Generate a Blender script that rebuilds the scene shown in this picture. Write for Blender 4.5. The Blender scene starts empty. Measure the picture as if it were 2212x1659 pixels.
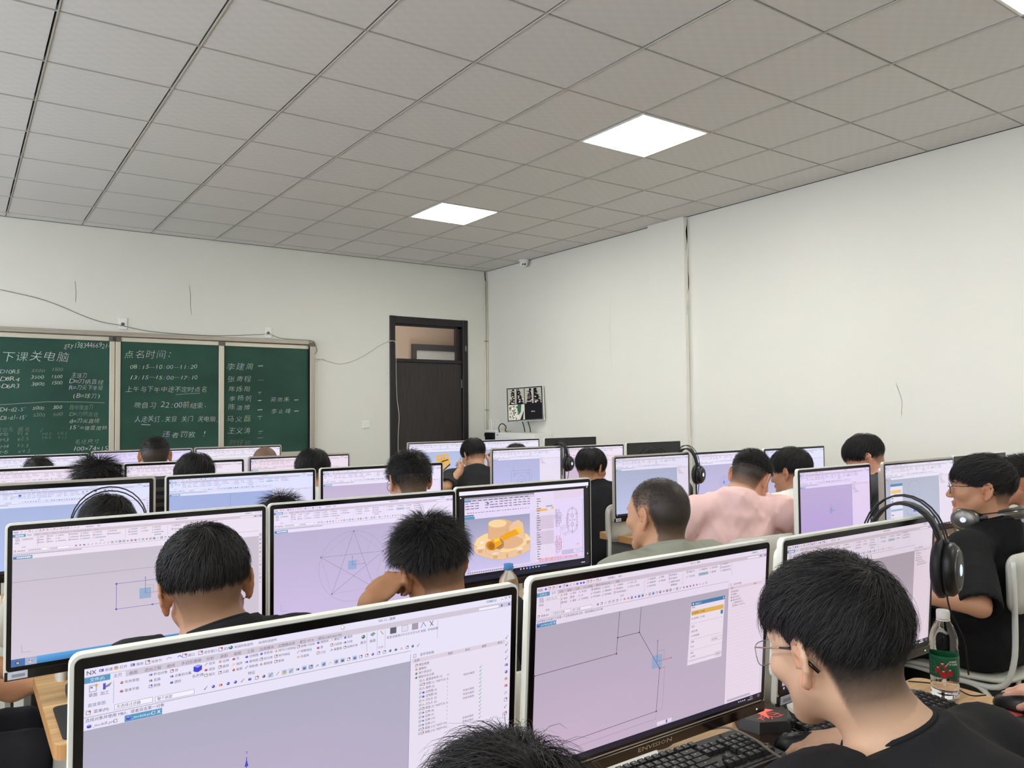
import bpy, bmesh, math, random
import numpy as np
from mathutils import Vector, Matrix, Euler
C = bpy.context.scene.collection
R = math.radians
rnd = random.Random(7)

# ------------------------------------------------------------- camera, light, exposure
scn = bpy.context.scene
cam = bpy.data.objects.new('camera', bpy.data.cameras.new('camera'))
C.objects.link(cam); scn.camera = cam
cam.data.sensor_fit = 'HORIZONTAL'; cam.data.sensor_width = 36.0
cam.data.lens = 36.0 * 1696.0 / 2212.0
cam.data.clip_start = 0.05
YAW, PITCH, ROLL = 0.61625, 0.03482, -0.00885
_f = Vector((math.sin(YAW)*math.cos(PITCH), math.cos(YAW)*math.cos(PITCH), math.sin(PITCH)))
_r = Vector((math.cos(YAW), -math.sin(YAW), 0)); _u = _r.cross(_f)
_r2 = math.cos(ROLL)*_r + math.sin(ROLL)*_u; _u2 = -math.sin(ROLL)*_r + math.cos(ROLL)*_u
_m = Matrix((_r2, _u2, -_f)).transposed().to_4x4()
_m.translation = (-0.3422, 0, 1.45)
cam.matrix_world = _m
scn.view_settings.view_transform = 'Standard'; scn.view_settings.look = 'None'
scn.view_settings.gamma = 1.0; scn.view_settings.use_curve_mapping = False
scn.view_settings.exposure = 0.0
world = bpy.data.worlds.new('world'); scn.world = world; world.use_nodes = True
world.node_tree.nodes['Background'].inputs[0].default_value = (0.80, 0.88, 1.0, 1)
world.node_tree.nodes['Background'].inputs[1].default_value = 7.0
PANEL_POWER = 34.0            # emission of the ceiling light diffusers
PANEL_COL = (1.0, 0.985, 0.93)
H = 3.232                      # ceiling height
YC = 3.928                     # y of ceiling lattice line 0
YF = 8.30; XR = 5.16; XL = -3.3; YB = -3.2

# ------------------------------------------------------------- helpers
def srgb(r, g, b):
    def f(c):
        c /= 255.0
        return c/12.92 if c <= .04045 else ((c+.055)/1.055)**2.4
    return (f(r), f(g), f(b))
MATS = {}
def mat(name, col, rough=.5, metal=0, spec=.5, emit=None, estr=0, bump=None, noise=None, trans=0, alpha=1, coat=0, ior=1.45):
    if name in MATS: return MATS[name]
    m = bpy.data.materials.new(name); m.use_nodes = True; nt = m.node_tree
    b = nt.nodes['Principled BSDF']
    b.inputs['Base Color'].default_value = (*col, 1); b.inputs['Roughness'].default_value = rough
    b.inputs['Metallic'].default_value = metal; b.inputs['Specular IOR Level'].default_value = spec
    b.inputs['Transmission Weight'].default_value = trans; b.inputs['Alpha'].default_value = alpha
    b.inputs['Coat Weight'].default_value = coat; b.inputs['IOR'].default_value = ior
    if emit: b.inputs['Emission Color'].default_value = (*emit, 1); b.inputs['Emission Strength'].default_value = estr
    tc = nt.nodes.new('ShaderNodeTexCoord')
    if noise:      # (scale, amount, stretch)
        n = nt.nodes.new('ShaderNodeTexNoise'); n.inputs['Scale'].default_value = noise[0]; n.inputs['Detail'].default_value = 6
        mp = nt.nodes.new('ShaderNodeMapping'); mp.inputs['Scale'].default_value = noise[2] if len(noise) > 2 else (1, 1, 1)
        nt.links.new(tc.outputs['Object'], mp.inputs[0]); nt.links.new(mp.outputs[0], n.inputs['Vector'])
        r = nt.nodes.new('ShaderNodeMapRange'); r.inputs['To Min'].default_value = 1-noise[1]; r.inputs['To Max'].default_value = 1+noise[1]
        r.inputs['From Min'].default_value = .3; r.inputs['From Max'].default_value = .7
        mx = nt.nodes.new('ShaderNodeVectorMath'); mx.operation = 'SCALE'; mx.inputs[0].default_value = col
        nt.links.new(n.outputs[0], r.inputs[0]); nt.links.new(r.outputs[0], mx.inputs['Scale'])
        nt.links.new(mx.outputs[0], b.inputs['Base Color'])
    if bump:       # (scale, strength, distance)
        n = nt.nodes.new('ShaderNodeTexNoise'); n.inputs['Scale'].default_value = bump[0]; n.inputs['Detail'].default_value = 4
        nt.links.new(tc.outputs['Object'], n.inputs['Vector'])
        bp = nt.nodes.new('ShaderNodeBump'); bp.inputs['Strength'].default_value = bump[1]; bp.inputs['Distance'].default_value = bump[2]
        nt.links.new(n.outputs[0], bp.inputs['Height']); nt.links.new(bp.outputs[0], b.inputs['Normal'])
    MATS[name] = m
    return m
def attr_mat(name, rough=.6, spec=.4, emis=False, bump=None, sss=0, base=(.02, .02, .022)):
    if name in MATS: return MATS[name]
    m = bpy.data.materials.new(name); m.use_nodes = True; nt = m.node_tree
    b = nt.nodes['Principled BSDF']; a = nt.nodes.new('ShaderNodeAttribute'); a.attribute_name = 'Col'
    b.inputs['Roughness'].default_value = rough; b.inputs['Specular IOR Level'].default_value = spec
    if emis:
        b.inputs['Base Color'].default_value = (*base, 1)
        nt.links.new(a.outputs['Color'], b.inputs['Emission Color']); b.inputs['Emission Strength'].default_value = 1.0
    else: nt.links.new(a.outputs['Color'], b.inputs['Base Color'])
    if sss:
        b.inputs['Subsurface Weight'].default_value = sss; b.inputs['Subsurface Radius'].default_value = (1, .35, .2)
        b.inputs['Subsurface Scale'].default_value = .006
    if bump:
        tc = nt.nodes.new('ShaderNodeTexCoord')
        n = nt.nodes.new('ShaderNodeTexNoise'); n.inputs['Scale'].default_value = bump[0]; n.inputs['Detail'].default_value = 3
        nt.links.new(tc.outputs['Object'], n.inputs['Vector'])
        bp = nt.nodes.new('ShaderNodeBump'); bp.inputs['Strength'].default_value = bump[1]; bp.inputs['Distance'].default_value = bump[2]
        nt.links.new(n.outputs[0], bp.inputs['Height']); nt.links.new(bp.outputs[0], b.inputs['Normal'])
    MATS[name] = m
    return m

def tag(o, label=None, cat=None, group=None, kind=None):
    if label: o['label'] = label
    if cat: o['category'] = cat
    if group: o['group'] = group
    if kind: o['kind'] = kind
    return o
def empty(name, loc, rz=0, label=None, cat=None, group=None):
    o = bpy.data.objects.new(name, None); C.objects.link(o); o.location = loc; o.rotation_euler = (0, 0, rz)
    o.empty_display_size = .05
    return tag(o, label, cat, group)
def link(name, me, m=None, parent=None, smooth=False, loc=None):
    o = bpy.data.objects.new(name, me); C.objects.link(o)
    if m is not None and not me.materials:
        for k in (m if isinstance(m, (list, tuple)) else [m]): me.materials.append(k)
    if smooth: me.polygons.foreach_set('use_smooth', [True]*len(me.polygons))
    if parent is not None: o.parent = parent
    if loc is not None: o.location = loc
    return o
def copy_tree(o, parent=None, depth=0):
    c = o.copy(); C.objects.link(c); c.parent = parent
    for ch in o.children: copy_tree(ch, c, depth+1)
    return c

class MB:      # mesh builder (vertices, faces, material index, face colour)
    def __init__(s): s.v = []; s.f = []; s.mi = []; s.c = []; s.hascol = False
    def add(s, v, f, mi=0, col=None):
        n = len(s.v); s.v += [tuple(p) for p in v]; s.f += [tuple(i+n for i in q) for q in f]
        s.mi += [mi]*len(f); s.c += [col]*len(f)
        if col is not None: s.hascol = True
        return s
    def box(s, x0, x1, y0, y1, z0, z1, mi=0, col=None, M=None, bev=0):
        if bev > 0:
            b = bev; v = []
            for z, i in ((z0, b), (z0+b, 0), (z1-b, 0), (z1, b)):
                v += [(x0+i+b*(i == 0), y0+i, z), (x1-i-b*(i == 0), y0+i, z), (x1-i, y0+i+b*(i == 0), z), (x1-i, y1-i-b*(i == 0), z),
                      (x1-i-b*(i == 0), y1-i, z), (x0+i+b*(i == 0), y1-i, z), (x0+i, y1-i-b*(i == 0), z), (x0+i, y0+i+b*(i == 0), z)]
            f = [tuple(range(7, -1, -1)), tuple(range(24, 32))]
            for k in range(3):
                for j in range(8):
                    a = k*8+j; c2 = k*8+(j+1) % 8; f.append((a, c2, c2+8, a+8))
        else:
            v = [(x, y, z) for z in (z0, z1) for y in (y0, y1) for x in (x0, x1)]
            f = [(0, 2, 3, 1), (4, 5, 7, 6), (0, 1, 5, 4), (2, 6, 7, 3), (0, 4, 6, 2), (1, 3, 7, 5)]
        if M is not None: v = [M @ Vector(p) for p in v]
        return s.add(v, f, mi, col)
    def prism(s, pts, z0, z1, mi=0, col=None, M=None):   # closed polygon in xy, extruded z
        n = len(pts); v = [(x, y, z0) for x, y in pts]+[(x, y, z1) for x, y in pts]
        f = [tuple(range(n-1, -1, -1)), tuple(range(n, 2*n))]+[(i, (i+1) % n, n+(i+1) % n, n+i) for i in range(n)]
        if M is not None: v = [M @ Vector(p) for p in v]
        return s.add(v, f, mi, col)
    def tube(s, pts, r, seg=8, mi=0, col=None, cap=True, M=None):
        pts = [Vector(p) for p in pts]; n = len(pts); rr = r if isinstance(r, (list, tuple)) else [r]*n
        v = []; up = None
        for i, p in enumerate(pts):
            t = (pts[min(i+1, n-1)]-pts[max(i-1, 0)]).normalized()
            if up is None: up = t.orthogonal().normalized()
            up = (up-t*up.dot(t)); up = up.normalized() if up.length > 1e-6 else t.orthogonal().normalized()
            w = t.cross(up)
            for k in range(seg):
                a = 2*math.pi*k/seg; v.append(p+(up*math.cos(a)+w*math.sin(a))*rr[i])
        f = [(i*seg+k, i*seg+(k+1) % seg, (i+1)*seg+(k+1) % seg, (i+1)*seg+k) for i in range(n-1) for k in range(seg)]
        if cap: f += [tuple(range(seg-1, -1, -1)), tuple(range((n-1)*seg, n*seg))]
        if M is not None: v = [M @ p for p in v]
        return s.add(v, f, mi, col)
    def lathe(s, prof, seg=24, mi=0, col=None, M=None):  # prof [(r,z)]
        v = [(r*math.cos(2*math.pi*k/seg), r*math.sin(2*math.pi*k/seg), z) for r, z in prof for k in range(seg)]
        n = len(prof)
        f = [(i*seg+k, i*seg+(k+1) % seg, (i+1)*seg+(k+1) % seg, (i+1)*seg+k) for i in range(n-1) for k in range(seg)]
        if prof[0][0] > 1e-5: f.append(tuple(range(seg-1, -1, -1)))
        if prof[-1][0] > 1e-5: f.append(tuple(range((n-1)*seg, n*seg)))
        if M is not None: v = [M @ Vector(p) for p in v]
        return s.add(v, f, mi, col)
    def mesh(s, name):
        me = bpy.data.meshes.new(name); me.from_pydata(s.v, [], s.f)
        me.polygons.foreach_set('material_index', s.mi)
        if s.hascol:
            at = me.color_attributes.new('Col', 'FLOAT_COLOR', 'CORNER'); out = []
            for q, c in zip(s.f, s.c):
                if c is None: c = (0, 0, 0)
                if isinstance(c[0], (tuple, list)):
                    for k in range(len(q)): out += [*c[k % len(c)], 1.0]
                else: out += [c[0], c[1], c[2], 1.0]*len(q)
            at.data.foreach_set('color', out)
        me.update(); return me
    def build(s, name, m, parent=None, smooth=False, loc=None):
        me = s.mesh(name); return link(name, me, m, parent, smooth, loc)
def rrect(x0, x1, y0, y1, r, n=4):
    p = []
    for cx, cy, a0 in ((x1-r, y1-r, 0), (x0+r, y1-r, 90), (x0+r, y0+r, 180), (x1-r, y0+r, 270)):
        for k in range(n+1):
            a = R(a0+90*k/n); p.append((cx+r*math.cos(a), cy+r*math.sin(a)))
    return p
def bez(pts, n=8):      # smooth curve through points (Catmull-Rom)
    P = [Vector(p) for p in pts]; out = []
    for i in range(len(P)-1):
        a, b, c, d = P[max(i-1, 0)], P[i], P[i+1], P[min(i+2, len(P)-1)]
        for k in range(n):
            t = k/n; out.append(.5*((2*b)+(c-a)*t+(2*a-5*b+4*c-d)*t*t+(3*b-a-3*c+d)*t**3))
    out.append(P[-1]); return out

# ---- text turned into flat faces (cached)
_TC = {}
def glyphs(body, res=2, off=0.0):
    k = (body, res, off)
    if k in _TC: return _TC[k]
    c = bpy.data.curves.new('t', 'FONT'); c.body = body; c.resolution_u = res; c.offset = off; c.fill_mode = 'FRONT'
    o = bpy.data.objects.new('t', c); C.objects.link(o)
    dg = bpy.context.evaluated_depsgraph_get(); dg.update()
    me = bpy.data.meshes.new_from_object(o.evaluated_get(dg))
    v = np.array([tuple(p.co)[:2] for p in me.vertices]) if len(me.vertices) else np.zeros((0, 2))
    f = [tuple(p.vertices) for p in me.polygons]
    bpy.data.objects.remove(o); bpy.data.curves.remove(c); bpy.data.meshes.remove(me)
    _TC[k] = (v, f); return _TC[k]
class Flat:     # flat print: coloured faces on a plane, own 2D units -> 3D by fn(x,y,layer)
    def __init__(s, fn): s.fn = fn; s.m = MB()
    def rect(s, x0, y0, x1, y1, col, L=1): s.m.add([s.fn(x0, y1, L), s.fn(x1, y1, L), s.fn(x1, y0, L), s.fn(x0, y0, L)], [(0, 1, 2, 3)], 0, col)
    def poly(s, pts, col, L=1): s.m.add([s.fn(x, y, L) for x, y in pts], [tuple(range(len(pts)))], 0, col)
    def line(s, pts, w, col, L=2):
        for (x0, y0), (x1, y1) in zip(pts, pts[1:]):
            dx, dy = x1-x0, y1-y0; l = math.hypot(dx, dy) or 1; nx, ny = -dy/l*w/2, dx/l*w/2
            s.poly([(x0+nx, y0+ny), (x0-nx, y0-ny), (x1-nx, y1-ny), (x1+nx, y1+ny)], col, L)
    def frame(s, x0, y0, x1, y1, w, col, L=2): s.line([(x0, y0), (x1, y0), (x1, y1), (x0, y1), (x0, y0)], w, col, L)
    def disc(s, cx, cy, rx, ry, col, L=2, n=16): s.poly([(cx+rx*math.cos(2*math.pi*k/n), cy+ry*math.sin(2*math.pi*k/n)) for k in range(n)], col, L)
    def ring(s, cx, cy, rx, ry, w, col, L=2, n=40, a0=0, a1=360):
        s.line([(cx+rx*math.cos(R(a0+(a1-a0)*k/n)), cy+ry*math.sin(R(a0+(a1-a0)*k/n))) for k in range(n+1)], w, col, L)
    def text(s, body, x, y, size, col, L=3, width=None, res=1, off=0.0, up=-1, shear=0, rot=0, center=False):
        v, f = glyphs(body, res, off)
        if not len(v): return
        sx = size
        if width: sx = width/max(1e-6, v[:, 0].max()-v[:, 0].min())
        if center: x -= sx*(v[:, 0].max()+v[:, 0].min())/2
        c, q = math.cos(rot), math.sin(rot)
        pts = [(x+sx*(a+shear*b)*c-size*b*q, y+up*(sx*(a+shear*b)*q+size*b*c)) for a, b in v]
        s.m.add([s.fn(a, b, L) for a, b in pts], f, 0, col)

# ------------------------------------------------------------- room
M_WALL = mat('wall_paint', srgb(226, 225, 217), .9, spec=.2, bump=(120, .15, .002), noise=(1.2, .015))
M_WALL2 = mat('wall_paint_pale', srgb(238, 236, 226), .85, spec=.2, bump=(60, .3, .002))
M_DARK = mat('dark_void', (.006, .006, .006), .9)
M_TBAR = mat('grid_bar', srgb(186, 184, 176), .5)
M_FLOOR = mat('floor_tile', srgb(150, 140, 125), .35, noise=(3, .08))
M_DOOR = mat('door_laminate', srgb(52, 47, 46), .45, noise=(3, .35, (40, 1, .8)), bump=(30, .1, .001))
M_DFRAME = mat('door_frame_laminate', srgb(36, 33, 33), .4)
M_METAL = mat('metal', srgb(190, 190, 188), .3, metal=1)
M_WHITEP = mat('white_plastic', srgb(235, 235, 230), .35)
M_BLACKP = mat('black_plastic', srgb(18, 18, 19), .4)
M_BLACKG = mat('black_gloss', srgb(10, 10, 11), .16)
M_CABLE = mat('cable_black', srgb(20, 20, 20), .5)
M_CABLEW = mat('cable_white', srgb(205, 203, 195), .5)
M_CREAM = mat('cream_pipe', srgb(226, 220, 200), .4)
M_PRINT = attr_mat('flat_print', rough=.6)

# ceiling tile with faint woven ovals
def tile_mat():
    m = mat('ceiling_tile_board', srgb(216, 215, 213), .85, spec=.2)
    nt = m.node_tree; b = nt.nodes['Principled BSDF']; tc = nt.nodes.new('ShaderNodeTexCoord')
    sp = nt.nodes.new('ShaderNodeSeparateXYZ'); nt.links.new(tc.outputs['Object'], sp.inputs[0])
    def mth(op, a, b_=None):
        n = nt.nodes.new('ShaderNodeMath'); n.operation = op
        for i, q in enumerate((a, b_)):
            if q is None: continue
            if isinstance(q, (int, float)): n.inputs[i].default_value = q
            else: nt.links.new(q, n.inputs[i])
        return n.outputs[0]
    sx = mth('SINE', mth('MULTIPLY', sp.outputs[0], 2*math.pi/.12)); sy = mth('SINE', mth('MULTIPLY', sp.outputs[1], 2*math.pi/.075))
    pr = mth('MULTIPLY', sx, sy)
    rp = nt.nodes.new('ShaderNodeMapRange'); rp.inputs['From Min'].default_value = -.12; rp.inputs['From Max'].default_value = .12
    rp.inputs['To Min'].default_value = .982; rp.inputs['To Max'].default_value = 1.012; nt.links.new(pr, rp.inputs[0])
    sc = nt.nodes.new('ShaderNodeVectorMath'); sc.operation = 'SCALE'; sc.inputs[0].default_value = srgb(216, 215, 213)
    nt.links.new(rp.outputs[0], sc.inputs['Scale']); nt.links.new(sc.outputs[0], b.inputs['Base Color'])
    ns = nt.nodes.new('ShaderNodeTexNoise'); ns.inputs['Scale'].default_value = 260; nt.links.new(tc.outputs['Object'], ns.inputs['Vector'])
    bp = nt.nodes.new('ShaderNodeBump'); bp.inputs['Strength'].default_value = .25; bp.inputs['Distance'].default_value = .0015
    nt.links.new(ns.outputs[0], bp.inputs['Height']); nt.links.new(bp.outputs[0], b.inputs['Normal'])
    return m
M_TILE = tile_mat()
ceil = MB().box(XL-.2, XR+.2, YB-.2, YF+.2, H+.12, H+.16).build('ceiling', M_DARK); tag(ceil, 'suspended ceiling of grey square tiles in a thin metal grid', kind='structure')
tb = MB().box(-.2915, .2915, -.2945, .2945, .002, .014, bev=.0012)
tile_me = tb.mesh('ceiling_tile'); tile_me.materials.append(M_TILE)
LIGHTS = {(5, -1), (5, 3), (5, -5), (5, -9), (-3, -1), (-3, 3), (-3, -5), (-3, -9)}
rest = MB()
for i in range(-6, 9):
    for j in range(-12, 8):
        if (i, j) in LIGHTS: continue
        x0, x1 = i*.6, min(i*.6+.6, XR); y0, y1 = YC+j*.6, min(YC+j*.6+.6, YF)
        if x1-x0 < .02 or y1-y0 < .02: continue
        full = x1-x0 > .59 and y1-y0 > .59
        if j < -6 or i < -5:
            rest.box(x0+.006, x1-.006, y0+.004, y1-.004, H+.002, H+.014); continue
        if full:
            o = bpy.data.objects.new('ceiling_tile', tile_me); C.objects.link(o)
            o.location = ((x0+x1)/2+rnd.uniform(-.001, .001), (y0+y1)/2, H+rnd.uniform(0, .0012)); o.rotation_euler = (rnd.uniform(-.001, .001), rnd.uniform(-.001, .001), rnd.choice((0, 0, 0, math.pi)))
            o.parent = ceil
        else:
            o = MB().box(x0+.006, x1-.004, y0+.004, y1-.004, 0, .012).build('ceiling_tile', M_TILE, ceil, loc=(0, 0, H+.002))
o = rest.build('ceiling_tiles_beyond', M_TILE, ceil); tag(o, kind='stuff')
def gbar(*a): MB().box(*a).build('grid_bar', M_TBAR, ceil)
for i in range(-5, 9): gbar(i*.6+.0010, i*.6+.0068, YB, YF, H-.001, H+.03)
for j in range(-11, 8): gbar(XL, XR, YC+j*.6-.0006, YC+j*.6+.0045, H-.0005, H+.028)
for a_ in ((XR-.007, XR, YB, YF, H-.001, H+.02), (XL, XR, YF-.006, YF, H-.001, H+.02)): MB().box(*a_).build('perimeter_shadow_line', M_DARK, ceil)  # dark strips stand in for the shadow line where ceiling meets wall

# ceiling panel lights
M_DIFF = mat('light_diffuser', (1, 1, 1), .5, emit=PANEL_COL, estr=PANEL_POWER)
lbl = {(5, -1): 'larger of the two fully visible lit ceiling panels', (5, 3): 'smaller lit ceiling panel nearer the front wall',
       (5, -5): 'square panel light cut off by the top right corner of the picture'}
for (i, j) in sorted(LIGHTS):
    l = empty('ceiling_light', (i*.6+.3, YC+j*.6+.3, H), 0, lbl.get((i, j), 'square ceiling panel light outside the picture, %s, %s' % ('left side' if i < 0 else 'right side', {-1: 'middle of the room', 3: 'near the front wall', -5: 'above the nearest desks', -9: 'behind the camera'}[j])), 'ceiling light', 'ceiling panel lights')
    f = MB()
    for a in ((-.294, -.28, -.294, .294), (.28, .294, -.294, .294), (-.28, .28, -.294, -.28), (-.28, .28, .28, .294)): f.box(*a, -.004, .014)
    f.build('frame', M_WHITEP, l)
    MB().box(-.282, .282, -.282, .282, -.001, .006).build('diffuser', M_DIFF, l)

tag(MB().box(XL-.2, XR+.2, YB-.2, YF+2.4, -.1, 0).build('floor', M_FLOOR), 'beige tiled classroom floor', kind='structure')
w = MB()
DX0, DX1, DZ = 3.785, 4.857, 2.586
w.box(XL, DX0, YF, YF+.2, 0, H+.1); w.box(DX1, XR+.2, YF, YF+.2, 0, H+.1); w.box(DX0, DX1, YF, YF+.2, DZ, H+.1)
tag(w.build('wall_front', M_WALL), 'off-white plastered front wall behind the blackboard', kind='structure')
tag(MB().box(XR, XR+.2, YB, YF, 0, H+.1).build('wall_right', M_WALL), 'off-white plastered right wall', kind='structure')
tag(MB().box(XR-.06, XR, 4.935, 5.39, 0, H).build('trim_1', M_WALL), 'shallow wall pilaster with a cracked edge on the right wall', kind='structure')
lw = MB(); WIN = [(-2.2, -.2), (.7, 2.7), (3.6, 5.6), (6.0, 7.8)]; ys = [YB]+[q for a in WIN for q in a]+[YF]
for k in range(0, len(ys), 2): lw.box(XL-.2, XL, ys[k], ys[k+1], 0, H+.1)
for a, b in WIN: lw.box(XL-.2, XL, a, b, 0, .9); lw.box(XL-.2, XL, a, b, 2.8, H+.1)
tag(lw.build('wall_left', M_WALL), 'left wall with tall windows', kind='structure')
for k, (a, b) in enumerate(WIN):
    f = MB()
    for q in ((a, b, .9, .95), (a, b, 2.75, 2.8), (a, a+.05, .95, 2.75), (b-.05, b, .95, 2.75), ((a+b)/2-.03, (a+b)/2+.03, .95, 2.75)): f.box(XL-.14, XL-.08, *q)
    tag(f.build('window_%d' % (k+1), M_WHITEP), 'white framed window in the left wall', kind='structure')
    pl = bpy.data.lights.new('window_portal', 'AREA'); pl.shape = 'RECTANGLE'; pl.size = 1.9; pl.size_y = b-a; pl.cycles.is_portal = True
    po = bpy.data.objects.new('window_portal', pl); C.objects.link(po); po.location = (XL-.21, (a+b)/2, 1.85); po.rotation_euler = (0, R(-90), 0)
tag(MB().box(XL, XR, YB-.2, YB, 0, H+.1).build('wall_back', M_WALL), 'plain back wall', kind='structure')
# corridor outside the door
M_CORR = mat('corridor_paint', srgb(205, 186, 166), .9)
cw = MB().box(3.0, 7.5, 10.3, 10.4, 0, H); cw.box(3.0, 3.05, YF+.2, 10.3, 0, H); cw.box(3.0, 7.5, YF+.2, 10.3, H, H+.05); cw.box(7.45, 7.5, YF+.2, 10.3, 0, H); cw.box(XR+.2, 7.5, YF+.15, YF+.2, 0, H)  # unseen right end wall added to keep outside light out of the corridor
tag(cw.build('wall_corridor', M_CORR), 'tan corridor wall seen through the glass above the door', kind='structure')
cd = MB().box(5.133, 5.2, 10.25, 10.3, 0, 2.458); cd.box(5.2, 6.2, 10.25, 10.3, 2.365, 2.458); cd.box(5.86, 6.5, 9.6, 10.28, 0, H)
d2 = cd.build('door_2', mat('corridor_frame', srgb(84, 82, 84), .5)); tag(d2, 'grey door frame across the corridor', kind='structure')
MB().box(5.2, 5.86, 10.27, 10.29, 0, 2.365).build('door_leaf', mat('corridor_door', srgb(214, 216, 208), .5), d2)
la = bpy.data.lights.new('corridor_fill', 'AREA'); la.energy = 9; la.size = 1.2; la.color = (1, .95, .88)  # area light added out of view to light the corridor wall
lo = bpy.data.objects.new('corridor_fill', la); C.objects.link(lo); lo.location = (4.6, 9.3, H-.05); tag(lo, 'unseen fill light added in the corridor', 'lamp')

# plaster cracks on the pilaster edge (dark gaps and a paler strip over the side face)
ck = MB(); px, py = XR-.06, 4.935
ck.box(px+.002, px+.058, py-.006, py-.0005, .0, H-.02)
tr = bpy.data.objects['trim_1']
ck.build('pale_side_strip', M_WALL2, tr)
def crack(parent, pts, wd, fn, m=M_DARK):
    c = MB()
    for (a, za, wa), (b, zb, wb) in zip([(p[0], p[1], p[2] if len(p) > 2 else wd) for p in pts], [(p[0], p[1], p[2] if len(p) > 2 else wd) for p in pts[1:]]):
        v = [fn(a-wa/2, za), fn(a+wa/2, za), fn(b+wb/2, zb), fn(b-wb/2, zb)]
        c.add(v, [(0, 1, 2, 3), (3, 2, 1, 0)])
    return c.build('crack', m, parent)
pf = lambda a, z: (px+a, py-.0068, z)
crack(tr, [(.046, 3.21, .004), (.044, 3.16, .006), (.036, 3.10, .022), (.038, 3.05, .02), (.040, 3.0, .008), (.034, 2.97, .003), (.02, 2.92, .003)], .004, pf)
crack(tr, [(.05, 2.86, .002), (.047, 2.80, .003), (.046, 2.72, .004), (.05, 2.66, .004), (.052, 2.60, .003)], .004, pf)
crack(tr, [(.047, 2.72, .002), (.052, 2.68, .010), (.051, 2.58, .010), (.04, 2.54, .003), (.025, 2.52, .002)], .01, pf, mat('crack_brick', srgb(170, 130, 100), .9))
crack(tr, [(.043, 2.46, .002), (.03, 2.40, .003), (.024, 2.32, .0015)], .003, pf)
crack(tr, [(.046, 2.42, .002), (.047, 2.1, .002), (.049, 1.9, .003), (.046, 1.6, .002), (.048, 1.2, .002)], .003, pf)
M_HAIRL = mat('hairline_crack', srgb(196, 194, 184), .9)
wf = bpy.data.objects['wall_front']; wr = bpy.data.objects['wall_right']
crack(wf, [(1.56, 2.75), (1.575, 2.65), (1.572, 2.55), (1.585, 2.45)], .003, lambda a, z: (a, YF-.0006, z), M_HAIRL)
crack(wf, [(.55, 2.7), (.56, 2.6), (.555, 2.5)], .003, lambda a, z: (a, YF-.0006, z), M_HAIRL)
rf = lambda a, z: (XR-.0006, a, z)
crack(wr, [(1.63, 2.05), (1.60, 1.9), (1.605, 1.75), (1.62, 1.6), (1.61, 1.5)], .0025, rf, M_HAIRL)
crack(wr, [(3.0, 1.62), (2.96, 1.5), (2.97, 1.4)], .0025, rf, M_HAIRL)
crack(wr, [(6.0, 2.6), (6.01, 2.2), (5.99, 1.9)], .002, rf, M_HAIRL)

# ---- door
d = MB()
for a in ((DX0, DX0+.068), (DX1-.075, DX1)):
    d.box(a[0], a[1], YF-.02, YF+.12, 0, DZ, bev=.004)
d.box(DX0+.068, DX1-.075, YF-.014, YF+.12, DZ-.085, DZ-.012, bev=.004)
door = d.build('door_1', M_DFRAME); tag(door, 'dark brown door frame with a glazed transom', kind='structure')
MB().box(DX0+.068, DX1-.075, YF-.004, YF+.05, 2.045, 2.085, bev=.003).build('transom_rail', M_DFRAME, door)
st = MB()
st.box(DX0+.068, DX0+.075, YF+.03, YF+.06, 2.085, DZ-.085); st.box(DX1-.12, DX1-.075, YF+.03, YF+.06, 2.085, DZ-.085); st.box(DX0+.068, DX1-.075, YF+.03, YF+.06, DZ-.11, DZ-.085)
st.build('transom_frame', M_DFRAME, door)
MB().box(DX0+.075, DX1-.12, YF+.043, YF+.047, 2.085, DZ-.11).build('transom_glass', mat('glass', (1, 1, 1), .02, trans=1, ior=1.1, spec=.3), door)
MB().box(DX0+.072, DX1-.079, YF+.012, YF+.05, .01, 2.043, bev=.003).build('door_leaf', M_DOOR, door)
MB().box(DX1-.088, DX1-.08, YF-.004, YF+.012, 1.746, 1.85).build('hinge', M_METAL, door)
hd = MB(); hd.box(DX0+.11, DX0+.15, YF+.004, YF+.012, .80, 1.0, bev=.003); hd.tube([(DX0+.13, YF+.008, .93), (DX0+.13, YF-.04, .93), (DX0+.24, YF-.04, .93)], .009)
hd.build('door_handle', M_METAL, door, smooth=True)
MB().box(DX1-.045, DX1-.02, YF-.0215, YF-.02, 2.20, 2.27).build('torn_sticker', mat('torn_paper', srgb(120, 120, 112), .8, noise=(60, .4)), door)

# ---- blackboard
bb = empty('blackboard', (0, YF, 0), 0, 'long green sliding blackboard in an aluminium frame covered in white chalk writing', 'blackboard')
M_ALU = mat('board_aluminium', srgb(178, 170, 156), .42, metal=.35, noise=(6, .06, (1, 1, 30)))
M_ALUL = mat('board_aluminium_light', srgb(205, 198, 182), .4, metal=.3)
M_ALUD = mat('board_corner_grey', srgb(98, 93, 86), .5)
M_BOARD = mat('board_green', srgb(42, 76, 65), .62, spec=.3, noise=(2.6, .26, (.6, 1, 1)))
BX0, BX1, BZ0, BZ1 = -1.15, 2.85, .95, 2.24
fr = MB(); fr.box(BX0+.03, BX1-.03, -.075, -.002, BZ1-.045, BZ1-.001, bev=.006); fr.box(BX0+.03, BX1-.03, -.082, -.06, BZ1-.02, BZ1-.012)
fr.box(BX0+.03, BX1-.03, -.08, -.002, BZ0, BZ0+.05, bev=.006); fr.box(BX0+.05, BX1-.05, -.13, -.06, BZ0-.01, BZ0+.005)
fr.box(BX0, BX0+.055, -.075, -.002, BZ0+.03, BZ1-.03, bev=.006); fr.box(BX1-.055, BX1, -.075, -.002, BZ0+.03, BZ1-.03, bev=.006)
fr.build('frame', M_ALU, bb)
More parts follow.
